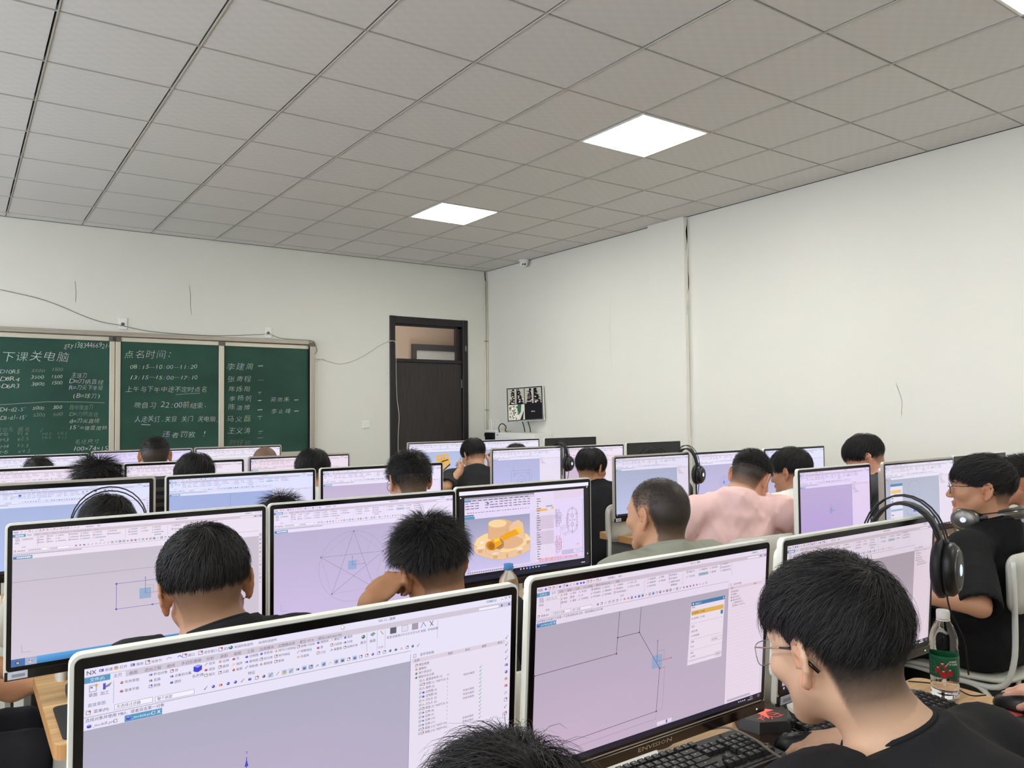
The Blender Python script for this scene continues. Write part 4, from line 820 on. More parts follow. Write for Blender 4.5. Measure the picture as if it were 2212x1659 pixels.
monitor(3.285, 3.905, 3.23, 1.196, .36, 'monitor with blue circles behind the man in pink', U(t=LI, det=1, vt=(184, 182, 208), vb=(200, 194, 226), panel=1800, draw=dr_circ, seed=16), group=gF)
monitor(3.93, 4.60, 3.22, 1.195, .36, 'bluish monitor against the right wall behind the white-shirted student', U(t=BL, det=1, panel=1300, seed=17), group=gF)
monitor(2.630, 3.245, 4.45, 1.199, .36, 'silver-rimmed monitor with a hole-plate sketch and headphones on its corner', U(t=(.97, .95, 1.02), det=1, vt=(180, 184, 216), vb=(196, 198, 236), panel=1300, draw=dr_cover, seed=18), rim='silver', group=gF)
monitor(3.262, 3.86, 4.45, 1.194, .36, 'pink-violet screen with an orange shape behind the straight-haired student', U(t=PK, det=1, vt=(206, 186, 214), panel=1300, draw=dr_orange, seed=19), group=gF)
monitor(3.934, 4.545, 4.50, 1.1975, .36, 'switched-off black monitor next to the cracked pilaster', None, group=gF, bez=.008)
monitor(2.729, 3.444, 5.85, 1.199, .38, 'monitor in front of the door showing a yellow slotted plate', U(t=(.97, .97, 1.04), det=1, vt=(180, 190, 216), vb=(190, 205, 240), panel=1850, draw=dr_plate, seed=20), rim='silver', group=gF)
monitor(3.464, 4.11, 5.85, 1.197, .36, 'small distant monitor with a pale blue screen beside the one showing the yellow plate', U(t=(.97, .98, 1.04), det=1, panel=1600, seed=21), group=gF)
monitor(4.168, 4.813, 5.85, 1.198, .36, 'switched-off black monitor below the wall screen', None, group=gF, bez=.008)

# ------------------------------------------------------------- desks
def wood():
    m = mat('desk_wood', srgb(190, 150, 100), .45); nt = m.node_tree; b = nt.nodes['Principled BSDF']; tc = nt.nodes.new('ShaderNodeTexCoord')
    mp = nt.nodes.new('ShaderNodeMapping'); mp.inputs['Scale'].default_value = (1.2, 16, 8)
    n = nt.nodes.new('ShaderNodeTexNoise'); n.inputs['Scale'].default_value = 2.2; n.inputs['Detail'].default_value = 8; n.inputs['Distortion'].default_value = .6
    cr = nt.nodes.new('ShaderNodeValToRGB'); cr.color_ramp.elements[0].position = .3; cr.color_ramp.elements[0].color = (*srgb(163, 120, 74), 1); cr.color_ramp.elements[1].position = .68; cr.color_ramp.elements[1].color = (*srgb(212, 175, 122), 1)
    nt.links.new(tc.outputs['Object'], mp.inputs[0]); nt.links.new(mp.outputs[0], n.inputs['Vector']); nt.links.new(n.outputs[0], cr.inputs[0]); nt.links.new(cr.outputs[0], b.inputs['Base Color'])
    return m
M_WOOD = wood(); M_EDGE = mat('desk_edge_band', srgb(190, 140, 88), .4, noise=(8, .08)); M_PANEL = mat('desk_grey_panel', srgb(150, 148, 138), .55); M_PDARK = mat('desk_dark_panel', srgb(96, 95, 92), .55)
def desk(x0, x1, y0, y1, label, dark=False):
    e = empty('desk', ((x0+x1)/2, (y0+y1)/2, 0), 0, label, 'desk', 'long computer desks'); w = (x1-x0)/2; d = (y1-y0)/2
    MB().prism(rrect(-w, w, -d, d, .03, 5), DESK-.003, DESK).build('desktop', M_WOOD, e); MB().prism(rrect(-w, w, -d, d, .03, 5), DESK-.035, DESK-.003).build('edge_band', M_EDGE, e)
    for s in (-1, 1): MB().box(s*(w-.06)-.012, s*(w-.06)+.012, -d+.05, d-.02, 0, DESK-.036, bev=.002).build('side_panel', M_PDARK if dark else M_PANEL, e)
    MB().box(-w+.075, w-.075, d-.06, d-.04, .15, DESK-.036, bev=.002).build('modesty_panel', M_PDARK if dark else M_PANEL, e)
    MB().box(-.012, .012, -d+.08, d-.065, 0, DESK-.036, bev=.002).build('middle_support', M_PDARK if dark else M_PANEL, e)
    return e
desk(-.165, 1.20, .74, 1.345, 'wooden desk under the two nearest monitors')
desk(1.204, 1.715, .47, 1.085, 'short wooden desk with the water bottle and mouse mat on it')
desk(-.163, 1.735, 1.94, 2.535, 'wooden desk whose rounded left end shows under the rectangle-sketch monitor')
desk(-.19, 1.735, 3.13, 3.72, 'wooden desk of the third row, its end visible at the left picture edge')
desk(-.19, 1.735, 4.30, 4.87, 'wooden desk of the fourth row hidden behind monitors')
desk(-.19, 1.735, 5.72, 6.3, 'wooden desk of the farthest left row under the blackboard')
desk(2.55, 4.62, 1.58, 2.16, 'wooden desk beside the man with headphones round his neck', True)
desk(2.69, 4.62, 2.85, 3.44, 'wooden desk with dark grey end panel in front of the man in pink', True)
desk(2.60, 4.62, 4.20, 4.8, 'wooden desk of the third right-hand row behind the student in black', True)
desk(2.66, 4.90, 5.60, 6.2, 'wooden desk of the farthest right-hand row before the door', True)

# ------------------------------------------------------------- people: signed-distance sculpting
def nv(*a): return np.array(a, dtype=np.float64)
class Vol:
    def __init__(s, lo, hi, h):
        s.h = h; s.lo = nv(*lo); s.n = np.maximum(4, np.ceil((nv(*hi)-s.lo)/h).astype(int)+1); s.D = np.full(tuple(s.n), .3, np.float32)
        s.ax = [s.lo[i]+h*np.arange(s.n[i]) for i in range(3)]
    def _sl(s, lo, hi, m):
        a = np.floor((np.minimum(lo, hi)-m-s.lo)/s.h).astype(int); b = np.ceil((np.maximum(lo, hi)+m-s.lo)/s.h).astype(int)+1
        a = np.clip(a, 0, s.n); b = np.clip(b, 0, s.n)
        if (b-a).min() <= 0: return None
        X, Y, Z = np.meshgrid(*[s.ax[i][a[i]:b[i]] for i in range(3)], indexing='ij', sparse=True)
        return (slice(a[0], b[0]), slice(a[1], b[1]), slice(a[2], b[2])), X, Y, Z
    def _mix(s, sl, d, k, mode):
        o = s.D[sl]
        if mode == 'sub':
            d = -d; hh = np.maximum(k-np.abs(o-d), 0)/k; s.D[sl] = np.maximum(o, d)+hh*hh*k*.25
        elif mode == 'and':
            hh = np.maximum(k-np.abs(o-d), 0)/k; s.D[sl] = np.maximum(o, d)+hh*hh*k*.25
        else:
            hh = np.maximum(k-np.abs(o-d), 0)/k; s.D[sl] = np.minimum(o, d)-hh*hh*k*.25
    def cone(s, p, q, r0, r1, k=.02, mode='add'):
        p, q = nv(*p), nv(*q); R_ = max(r0, r1)
        g = s._sl(np.minimum(p, q), np.maximum(p, q), R_+k+2*s.h)
        if g is None: return
        sl, X, Y, Z = g; d = q-p; L = max(d@d, 1e-9)
        t = np.clip(((X-p[0])*d[0]+(Y-p[1])*d[1]+(Z-p[2])*d[2])/L, 0, 1)
        dist = np.sqrt((X-p[0]-t*d[0])**2+(Y-p[1]-t*d[1])**2+(Z-p[2]-t*d[2])**2)-(r0+(r1-r0)*t)
        s._mix(sl, dist.astype(np.float32), k, mode)
    def ell(s, c, r, Rm=None, k=.02, mode='add'):
        c, r = nv(*c), nv(*r); R_ = r.max()
        g = s._sl(c-R_, c+R_, k+2*s.h)
        if g is None: return
        sl, X, Y, Z = g; X, Y, Z = X-c[0], Y-c[1], Z-c[2]
        if Rm is not None: X, Y, Z = (Rm[0, i]*X+Rm[1, i]*Y+Rm[2, i]*Z for i in range(3))
        k0 = np.sqrt((X/r[0])**2+(Y/r[1])**2+(Z/r[2])**2); k1 = np.sqrt((X/r[0]**2)**2+(Y/r[1]**2)**2+(Z/r[2]**2)**2)+1e-9
        s._mix(sl, (k0*(k0-1)/k1).astype(np.float32), k, mode)
    def half(s, p, n_, k=.004):      # keep the side where (x-p).n < 0
        X, Y, Z = np.meshgrid(*s.ax, indexing='ij', sparse=True); n_ = nv(*n_)/np.linalg.norm(n_)
        d = (X-p[0])*n_[0]+(Y-p[1])*n_[1]+(Z-p[2])*n_[2]; sl = (slice(None),)*3; s._mix(sl, d.astype(np.float32), k, 'and')
    def wrinkle(s, a, f, seed=0):
        rr = np.random.RandomState(seed); X, Y, Z = np.meshgrid(*s.ax, indexing='ij', sparse=True)
        near = np.abs(s.D) < .05; w = np.zeros_like(s.D)
        for i in range(5):
            v = rr.normal(size=3); v[2] *= .6; v *= f*(1+.6*i)/np.linalg.norm(v); ph = rr.rand(3)*6
            t = v[0]*X+v[1]*Y+v[2]*Z
            w += ((1-np.abs(np.sin(t+ph[0]+1.2*np.sin(X*f*.35+ph[1])+1.1*np.sin(Z*f*.3+ph[2]))))**3/(1+.4*i)).astype(np.float32)
        s.D[near] -= (a*w)[near]
    def mesh(s):
        D = s.D; neg = D < 0; nx, ny, nz = D.shape
        c = np.zeros((nx-1, ny-1, nz-1), np.uint8)
        for i in (0, 1):
            for j in (0, 1):
                for k in (0, 1): c += neg[i:nx-1+i, j:ny-1+j, k:nz-1+k]
        I, J, Kk = np.nonzero((c > 0) & (c < 8))
        idx = np.full(c.shape, -1, np.int32); idx[I, J, Kk] = np.arange(len(I))
        cs = [(0, 0, 0), (1, 0, 0), (0, 1, 0), (1, 1, 0), (0, 0, 1), (1, 0, 1), (0, 1, 1), (1, 1, 1)]
        val = np.stack([D[I+a, J+b, Kk+c_] for a, b, c_ in cs], 1).astype(np.float64)
        acc = np.zeros((len(I), 3)); cnt = np.zeros(len(I)); cp = np.array(cs, float)
        for a, b in [(0, 1), (2, 3), (4, 5), (6, 7), (0, 2), (1, 3), (4, 6), (5, 7), (0, 4), (1, 5), (2, 6), (3, 7)]:
            m = (val[:, a] < 0) != (val[:, b] < 0); t = val[m, a]/(val[m, a]-val[m, b]); acc[m] += cp[a]+t[:, None]*(cp[b]-cp[a]); cnt[m] += 1
        V = s.lo+s.h*(np.stack([I, J, Kk], 1)+acc/cnt[:, None]); F = []
        for ax in range(3):
            sh = [slice(0, None)]*3; a = [slice(None)]*3; b = [slice(None)]*3; a[ax] = slice(0, -1); b[ax] = slice(1, None)
            n0, n1 = neg[tuple(a)], neg[tuple(b)]; e = np.array(np.nonzero(n0 != n1)).T
            u, v = (ax+1) % 3, (ax+2) % 3
            e = e[(e[:, u] > 0) & (e[:, v] > 0) & (e[:, u] < D.shape[u]-1) & (e[:, v] < D.shape[v]-1)]
            fl = n0[tuple(e.T)]; q = []
            for du, dv in ((-1, -1), (0, -1), (0, 0), (-1, 0)):
                w = e.copy(); w[:, u] += du; w[:, v] += dv; q.append(idx[tuple(w.T)])
            q = np.stack(q, 1); q[~fl] = q[~fl][:, ::-1]; F.append(q)
        F = np.concatenate(F); return V, F[(F >= 0).all(1)]
def thin(V, F, mask, cell):      # merge vertices of hidden regions on a coarse grid
    key = np.floor((V-V.min(0))/cell).astype(np.int64); kid = key[:, 0]*4000000+key[:, 1]*2000+key[:, 2]; kid = np.where(mask, kid, -1-np.arange(len(V)))
    _, inv = np.unique(kid, return_inverse=True); inv = inv.ravel(); n = inv.max()+1; cnt = np.bincount(inv, minlength=n); W = np.stack([np.bincount(inv, V[:, i], n)/cnt for i in range(3)], 1)
    G = inv[np.concatenate([F[:, [0, 1, 2]], F[:, [0, 2, 3]]])]; G = G[(G[:, 0] != G[:, 1]) & (G[:, 1] != G[:, 2]) & (G[:, 0] != G[:, 2])]
    _, u = np.unique(np.sort(G, 1), axis=0, return_index=True); return W, G[u]
def np_mesh(name, V, F, col=None):
    me = bpy.data.meshes.new(name); k = F.shape[1]
    me.vertices.add(len(V)); me.vertices.foreach_set('co', np.ascontiguousarray(V, np.float32).ravel())
    me.loops.add(F.size); me.loops.foreach_set('vertex_index', F.ravel().astype(np.int32))
    me.polygons.add(len(F)); me.polygons.foreach_set('loop_start', np.arange(0, F.size, k, dtype=np.int32)); me.polygons.foreach_set('loop_total', np.full(len(F), k, np.int32))
    me.update(calc_edges=True)
    if col is not None:
        at = me.color_attributes.new('Col', 'FLOAT_COLOR', 'POINT'); c = np.ones((len(V), 4), np.float32); c[:, :3] = col; at.data.foreach_set('color', c.ravel())
    me.polygons.foreach_set('use_smooth', np.ones(len(F), bool)); return me

def rotm(yaw, pitch=0, roll=0):     # columns: right, forward, up.  yaw: + turns to the viewer's right (towards +x) from +y; pitch: + looks up
    a = Matrix.Rotation(-R(yaw), 3, 'Z') @ Matrix.Rotation(R(pitch), 3, 'X') @ Matrix.Rotation(R(roll), 3, 'Y')
    return np.array(a)
SKULL_C = nv(0, -.012, .032); SKULL_R = nv(.0765, .0985, .0815)
def head_sdf(v, c, M, face=True, ears=True):
    P = lambda x, y, z: c+M@nv(x, y, z)
    v.ell(P(*SKULL_C), SKULL_R, M, .01); v.ell(P(0, -.048, .0), (.062, .052, .055), M, .03)
    v.ell(P(0, .030, .0), (.064, .060, .078), M, .02); v.ell(P(0, .030, -.052), (.054, .052, .050), M, .025)
    for s in (-1, 1):
        v.cone(P(s*.056, .002, -.045), P(s*.016, .072, -.094), .016, .016, .025); v.ell(P(s*.042, .060, -.022), (.024, .024, .020), M, .02)
    v.ell(P(0, .074, -.094), (.022, .018, .018), M, .02)
    if face:
        v.ell(P(0, .078, .022), (.048, .014, .010), M, .015)
        v.cone(P(0, .088, .006), P(0, .106, -.030), .008, .0115, .008)
        for s in (-1, 1):
            v.ell(P(s*.012, .098, -.034), (.008, .010, .007), M, .006); v.ell(P(s*.031, .097, .002), (.017, .012, .011), M, .010, 'sub'); v.ell(P(s*.031, .079, .000), (.0145, .0115, .0115), M, .004)
        v.ell(P(0, .089, -.058), (.024, .010, .007), M, .006); v.ell(P(0, .087, -.068), (.020, .010, .007), M, .005); v.ell(P(0, .102, -.0632), (.022, .008, .0013), M, .002, 'sub')
    if ears:
        for s in (-1, 1):
            a = R(26)
            E = lambda f, u, o: P(s*(.0735+o+(.5*f)*math.sin(a)*1.0), -.004-f*math.cos(a), -.006+u)
            rim = [(-.002, -.008), (.0, .012), (.008, .026), (.020, .031), (.030, .024), (.033, .008), (.029, -.010), (.020, -.024), (.010, -.031)]
            for (f0, u0), (f1, u1) in zip(rim, rim[1:]): v.cone(E(f0, u0, .006+f0*.15), E(f1, u1, .006+f1*.15), .0042, .0042, .005)
            anti = [(.008, .016), (.020, .014), (.022, -.002), (.016, -.014)]
            for (f0, u0), (f1, u1) in zip(anti, anti[1:]): v.cone(E(f0, u0, .007), E(f1, u1, .007), .0038, .0038, .005)
            v.cone(E(.012, .018, .001), E(.014, -.016, .0), .009, .007, .006); v.cone(E(.013, .020, .004), E(.020, -.010, .003), .0075, .0070, .006); v.ell(E(.012, -.029, .006), (.006, .009, .010), M, .005)
            v.ell(E(.008, -.002, .012), (.007, .008, .011), M, .004, 'sub')
def hand_sdf(v, w, d, nrm, side, curl=.5, spread=1.0):     # w wrist, d finger direction, nrm palm normal (palm faces it), side +1: thumb towards +cross(d,nrm)
    d = d/np.linalg.norm(d); nrm = nrm-d*(nrm@d); nrm /= np.linalg.norm(nrm); c = np.cross(d, nrm)*side
    A = np.stack([c, d, nrm], 1); v.ell(w+d*.048, (.041, .050, .015), A, .014); v.cone(w-d*.01, w+d*.03, .024, .022, .02); v.cone(w+d*.02+c*.025, w+d*.05+c*.03, .014, .012, .01)
    for i, (o, L, r) in enumerate(((.029, .072, .0092), (.010, .080, .0095), (-.010, .075, .0092), (-.028, .060, .0082))):
        b = w+d*(.086-abs(o)*.25)+c*o; dd = d*1+c*o*2.2*spread; dd /= np.linalg.norm(dd); th = curl
        for k, f in enumerate((.45, .30, .25)):
            q = dd*math.cos(th)+nrm*math.sin(th); e = b+q*L*f; v.cone(b, e, r*(1-.1*k), r*(1-.1*(k+1)), .004); b = e; th += curl*1.1
    t0 = w+d*.022+c*.028; t1 = t0+(d*.62+c*.62+nrm*.35)*.040; t2 = t1+(d*.9+c*.15+nrm*.4)*.032; v.cone(t0, t1, .014, .0105, .01); v.cone(t1, t2, .0105, .008, .005)

HB = nv(.017, .0155, .0155)    # generic black-brown hair
M_HAIR = attr_mat('hair', rough=.5, spec=.22)
def skull_pt(u, lift=0):     # unit direction(s) in skull space -> head-local position
    n = u/np.linalg.norm(u, axis=-1, keepdims=True); return SKULL_C+n*SKULL_R*(1+lift)
def cover(p, st):            # is head-local point p covered with long hair?
    x, y, z = p[..., 0], p[..., 1], p[..., 2]; side = st.get('side', .030); back = st.get('back', -.03); front = st.get('front', .058)
    lim = np.where(y > .045, front+(.045-y)*.0, np.where(y > -.03, side+(y+.03)*.12, side+(back-side)*np.clip((-.03-y)/.05, 0, 1)))
    return z-lim
def hair(parent, c, M, st, n, wd, seg=5, seed=0):
    rr = np.random.RandomState(seed); seg = 5 if n > 9000 else 4
    T = st.get('thick', .022); cw = nv(*st.get('crown', (.01, -.62, .78))); cw /= np.linalg.norm(cw)
    def thickness(p, cv, D): 
        top = np.clip(p[..., 2]/.1, 0, 1); w = 1+.05*np.sin(D[..., 0]*7+D[..., 1]*5+seed)+.04*np.sin(D[..., 1]*11-D[..., 2]*9)
        return T*(.5+.5*top)*np.clip((cv+.004)/.022, 0, 1)**.7*w
    def nz(D): return .004*np.sin(D[..., 0]*23+seed)+.003*np.sin(D[..., 1]*31+D[..., 0]*17)
    nu, nvv = 72, 38; th = np.linspace(0, 2*np.pi, nu, endpoint=False); ph = np.linspace(.001, 2.35, nvv); TH, PH = np.meshgrid(th, ph)
    D = np.stack([np.sin(PH)*np.cos(TH), np.sin(PH)*np.sin(TH), np.cos(PH)], -1); p0 = skull_pt(D); cv = cover(p0, st)+nz(D)
    nrm = D/SKULL_R; nrm /= np.linalg.norm(nrm, axis=-1, keepdims=True); P = p0+nrm*(thickness(p0, cv, D)*.72-.005*(cv < .0)-.001)[..., None]
    V = c+P.reshape(-1, 3)@M.T; I, J = np.meshgrid(np.arange(nvv-1), np.arange(nu), indexing='ij'); I = I.ravel(); J = J.ravel(); J2 = (J+1) % nu
    F = np.stack([I*nu+J, (I+1)*nu+J, (I+1)*nu+J2, I*nu+J2], 1); F = F[(cv.reshape(-1)[F] > -.010).all(1)]
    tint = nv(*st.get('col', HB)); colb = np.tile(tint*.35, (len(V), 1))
    # long strands, plus short ones that thin out into the fade
    ns_ = int(n*st.get('short', .35)); dirs = rr.normal(size=(n*4, 3)); dirs /= np.linalg.norm(dirs, axis=1)[:, None]; dirs = dirs[dirs[:, 2] > -.93]; q = skull_pt(dirs); cvq = cover(q, st)+nz(dirs)
    lg = dirs[cvq > rr.uniform(-.004, .004, len(cvq))][:n]
    band = st.get('band', .045); ok = (cvq < .006) & (cvq > -band) & (q[:, 1] < .045+.0*q[:, 0]) & (rr.rand(len(cvq)) < np.clip((cvq+band)/band, 0, 1)**1.1) & ~((np.abs(q[:, 1]+.01) < .036) & (q[:, 2] < .012))
    ok &= ~((q[:, 1] > -.02) & (q[:, 2] < -.01)); sd = dirs[ok][:ns_]; nl = len(lg); dirs = np.concatenate([lg, sd]); n = len(dirs); isl = np.arange(n) < nl
    base = skull_pt(dirs); cvn = cover(base, st)+nz(dirs)
    L = st.get('len', .045)*rr.uniform(.6, 1.15, n)*(.5+.5*np.clip(base[:, 2]/.08+.2, 0, 1))*np.clip(.35+cvn/.03, .35, 1); L = np.where(isl, L, .007+.010*np.clip((cvn+band)/band, 0, 1))
    ncl = st.get('clumps', 90); cen = rr.normal(size=(ncl, 3)); cen /= np.linalg.norm(cen, axis=1)[:, None]; clump = np.argmax(dirs@cen.T, 1); cd = rr.normal(size=(ncl, 3))*st.get('mess', .35)
    flow = dirs-cw; flow -= dirs*(flow*dirs).sum(1)[:, None]; flow /= np.linalg.norm(flow, axis=1)[:, None]+1e-6
    sw = np.cross(dirs, cw); sw /= np.linalg.norm(sw, axis=1)[:, None]+1e-6
    t = flow+sw*st.get('swirl', .35)+nv(*st.get('comb', (0, .35, -.1)))+cd[clump]+rr.normal(size=(n, 3))*st.get('noise', .22); t[~isl] += nv(0, 0, -1.2)
    t -= dirs*(t*dirs).sum(1)[:, None]; t /= np.linalg.norm(t, axis=1)[:, None]+1e-6
    nr = dirs/SKULL_R; nr /= np.linalg.norm(nr, axis=1)[:, None]; tk = thickness(base, cvn, dirs)*rr.uniform(.62, 1.08, n); tk = np.where(isl, tk, .0005)
    up = np.where(isl, st.get('lift', .35)*rr.uniform(.3, 1.4, n), .12); pts = []; pos = base+nr*tk[:, None]; drop = nv(0, 0, -1)*st.get('droop', .25); dcur = t+nr*up[:, None]
    for k in range(seg):
        pts.append(pos.copy()); dc = dcur/np.linalg.norm(dcur, axis=1)[:, None]; pos = pos+dc*(L/(seg-1))[:, None]
        u = pos-SKULL_C; rel = np.linalg.norm(u/SKULL_R, axis=1); nn = u/SKULL_R**2; nn /= np.linalg.norm(nn, axis=1)[:, None]
        pos = pos+nn*(np.clip(1+tk*.97/.086-rel, 0, 1)*.086)[:, None]
        dcur = dc+drop*.5-nn*st.get('hug', .25)+rr.normal(size=(n, 3))*st.get('noise', .22)*.25
    pts = np.stack(pts, 1); tang = np.gradient(pts, axis=1); sv = np.cross(tang, nr[:, None, :]+rr.normal(size=(n, 1, 3))*.45); sv /= np.linalg.norm(sv, axis=2)[..., None]+1e-9
    w = wd*(np.linspace(1, .15, seg)**.8)[None, :, None]*rr.uniform(.6, 1.3, (n, 1, 1)); w[~isl] *= .75
    VV = np.stack([pts-sv*w/2, pts+sv*w/2], 2).reshape(-1, 3); o = ((np.arange(n)*seg*2)[:, None]+(np.arange(seg-1)*2)[None]).reshape(-1); FF = np.stack([o, o+1, o+3, o+2], 1)
    V2 = np.concatenate([V, c+VV@M.T]); F2 = np.concatenate([F, FF+len(V)])
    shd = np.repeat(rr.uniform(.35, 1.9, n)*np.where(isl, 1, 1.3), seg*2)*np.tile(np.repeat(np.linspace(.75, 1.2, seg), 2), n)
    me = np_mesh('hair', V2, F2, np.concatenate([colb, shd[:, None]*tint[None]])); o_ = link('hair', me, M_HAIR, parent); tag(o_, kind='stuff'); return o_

M_SKIN = attr_mat('skin', rough=.5, spec=.4, sss=.12, bump=(420, .08, .0006))
def cloth_mat(name, col):
    return mat(name, col, .85, spec=.25, bump=(90, .25, .003), noise=(5, .06))
M_TROU = mat('trousers_dark', srgb(34, 34, 38), .9, spec=.2, bump=(80, .3, .003))
M_SHOE = mat('shoe', srgb(60, 60, 64), .6)
M_EYEW = mat('eye_white', srgb(225, 220, 215), .25); M_IRIS = mat('eye_iris', srgb(30, 20, 14), .2); M_BROW = mat('eyebrow', srgb(34, 28, 26), .8)
def person(label, head, yaw, pitch, hip, shirt, st, skin=(190, 145, 115), roll=0, byaw=0, arms=None, res=.006, hn=2500, hw=.0016, face=False, glasses=None, neck=None, stub=None, fine=False, seed=0, lean=None, sleeve=.55, group='students at the computers', legyaw=None, collar=0, sh_w=.185, wr=.004, shdrop=0.0, bulk=1.0):
    c = nv(*head); M = rotm(yaw, pitch, roll); B = rotm(byaw)
    hipp = nv(hip[0], hip[1], .555); root = empty('person', (hip[0], hip[1], 0), 0, label, 'person', group)
    off = nv(hip[0], hip[1], 0)
    nt = c+M@nv(0, -.030, -.062)                                  # neck top
    nb = neck if neck is not None else c+M@nv(0, -.05, -.10)*.9+nv(0, 0, -.055)-B@nv(0, .015, 0)
    nb = nv(*nb); axis = hipp-nb; axis /= np.linalg.norm(axis)
    sh = {s: nb+B@nv(s*sh_w, .005, -.045-shdrop)+0*axis for s in (-1, 1)}
    if arms is None: arms = {}
    AR = {}
    for s in (-1, 1):
        a = arms.get(s)
        if a is None:
            el = sh[s]+B@nv(s*.045, .10, -.26); wrp = nv(*el)+B@nv(-s*.05, .23, 0); wrp[2] = max(.80, el[2]); wrp[2] = .80; el[2] = max(el[2], .80)
            if np.linalg.norm(el-sh[s]) > .30: el = sh[s]+(el-sh[s])*.30/np.linalg.norm(el-sh[s])
            a = (el, wrp, B@nv(0, 1, -.15), nv(0, 0, -1))
        AR[s] = tuple(nv(*q) if isinstance(q, (tuple, list, np.ndarray)) else q for q in a)
    allp = [c, hipp, nb]+[p for s in (-1, 1) for p in (sh[s], AR[s][0], AR[s][1], AR[s][1]+AR[s][2]/np.linalg.norm(AR[s][2])*.18)]
    lo = np.min(allp, 0)-.14; hi = np.max(allp, 0)+.15; lo[2] = max(lo[2], .44)
    v = Vol(lo, hi, res); head_sdf(v, c, M, face)
    v.cone(nt, nb, .056*bulk, .060*bulk, .03); v.cone(nb, nb+axis*.05, .058*bulk, .07, .03)
    ch = nb+axis*.17+B@nv(0, .02, 0)
    def torso(v, g, arm_g, sleeves):
        for s in (-1, 1):
            v.cone(nb+axis*.010, sh[s], .050+g, .052+g, .04); v.ell(ch+B@nv(s*.05, 0, 0), (.105+g, .095+g, .16), B, .03)
            v.cone(ch+B@nv(s*.05, 0, 0), hipp+B@nv(s*.06, 0, .02), .105*bulk+g, .115*bulk+g, .04)
            e, w_ = AR[s][0], AR[s][1]
            if sleeves is None: v.cone(sh[s], e, .050, .038, .025); v.cone(e, w_, .037, .025, .012)
            else:
                q = sh[s]+(e-sh[s])*min(1, sleeves*1.6); v.cone(sh[s], q, .055+g, .056+g, .03)
                if sleeves*1.6 > 1: v.cone(e, e+(w_-e)*(sleeves*1.6-1), .05+g, .046+g, .02)
    torso(v, -.006, 0, None)
    for s in (-1, 1): hand_sdf(v, AR[s][1], AR[s][2], AR[s][3], s if len(AR[s]) < 5 else AR[s][4], AR[s][5] if len(AR[s]) > 5 else .35)
    v.half((0, 0, .475), (0, 0, -1)); V, F = v.mesh(); hid = (V[:, 2] < nb[2]-.06) & (np.linalg.norm(V-c, axis=1) > .15)
    for s in (-1, 1): hid &= np.linalg.norm(V-AR[s][1], axis=1) > .25
    V, F = thin(V, F, hid, .022)
    # skin colour with cropped-hair shading on the scalp
    L = (V-c)@M; sk = nv(*srgb(*skin)); col = np.tile(sk, (len(V), 1)); rr = np.random.RandomState(seed+5)
    x, y, z = L[:, 0], L[:, 1], L[:, 2]; near = (np.linalg.norm(L/nv(.082, .108, .125), axis=1) < 1.15)
    earz = (np.abs(x) > np.where(y < -.016, .0775, .068)) & (np.abs(y+.02) < .037) & (z < .035) & (z > -.05) & (np.linalg.norm((L-SKULL_C)/(SKULL_R*nv(1, .9, 1.25)), axis=1) > 1.045)
    if stub:
        nape = stub.get('nape', -.075); ff = stub.get('front', .058)
        lim = np.where(y > .045, ff, np.where(y > .012, -.012+(y-.012)*1.9, np.where(y > -.028, .022, .022+(nape-.022)*np.clip((-.028-y)/.022, 0, 1))))
        a = np.clip((z-lim)/stub.get('soft', .02), 0, 1)*near*(~earz)*(y < .085)
        dens = stub.get('lo', .35)+(stub.get('hi', .95)-stub.get('lo', .35))*np.clip((z-lim)/stub.get('fade', .07), 0, 1); dens = dens*rr.uniform(.97, 1.02, len(V))
        a = np.clip(a*dens, 0, .97); col = col*(1-a[:, None])+nv(*stub.get('col', (.016, .014, .013)))*a[:, None]
    warm = near & earz; col[warm] *= nv(1.03, .88, .83)
    lips = near & (np.abs(x) < .024) & (y > .08) & (z < -.052) & (z > -.075)
    if face: col[lips] *= nv(.96, .80, .78)
    link('body', np_mesh('body', V-off, F, col), M_SKIN, root)
    # shirt
    rs_ = res*1.5; v = Vol(lo-.02, hi*nv(1, 1, 0)+nv(.02, .02, nb[2]+.12), rs_); torso(v, .014, 0, sleeve); v.cone(nb, nb+axis*.05, .076*bulk, .094*bulk, .03)
    if wr: v.wrinkle(wr, 16, seed)
    ax2 = (nt-nb)/np.linalg.norm(nt-nb); up_ = ax2; ax2 = .5*ax2+nv(0, 0, .5)+B@nv(0, .22, 0); ax2 /= np.linalg.norm(ax2); cq = nb+up_*.036; v.cone(nb, nb+up_*.06, .074*bulk, .066*bulk, .02)
    X, Y, Z = np.meshgrid(*v.ax, indexing='ij', sparse=True); tt = (X-cq[0])*ax2[0]+(Y-cq[1])*ax2[1]+(Z-cq[2])*ax2[2]
    r2 = np.sqrt(np.maximum((X-cq[0])**2+(Y-cq[1])**2+(Z-cq[2])**2-tt**2, 0)); v.D = np.maximum(v.D, -np.maximum(-tt, r2-.100)).astype(np.float32)
    v.half((0, 0, .47), (0, 0, -1))
    for s in (-1, 1):
        e, w_ = AR[s][0], AR[s][1]; sp = sleeve*1.6
        if sp <= 1: q = sh[s]+(e-sh[s])*sp; u = (e-sh[s])/np.linalg.norm(e-sh[s])
        else: q = e+(w_-e)*(sp-1); u = (w_-e)/np.linalg.norm(w_-e)
        v.cone(q-u*.015, q+u*.10, .045, .052, .004, 'sub'); v.cone(q+u*.055, q+u*.12, .075, .08, .004, 'sub')
    V, F = v.mesh(); smat = cloth_mat('shirt_%d_%d_%d' % shirt, srgb(*shirt))
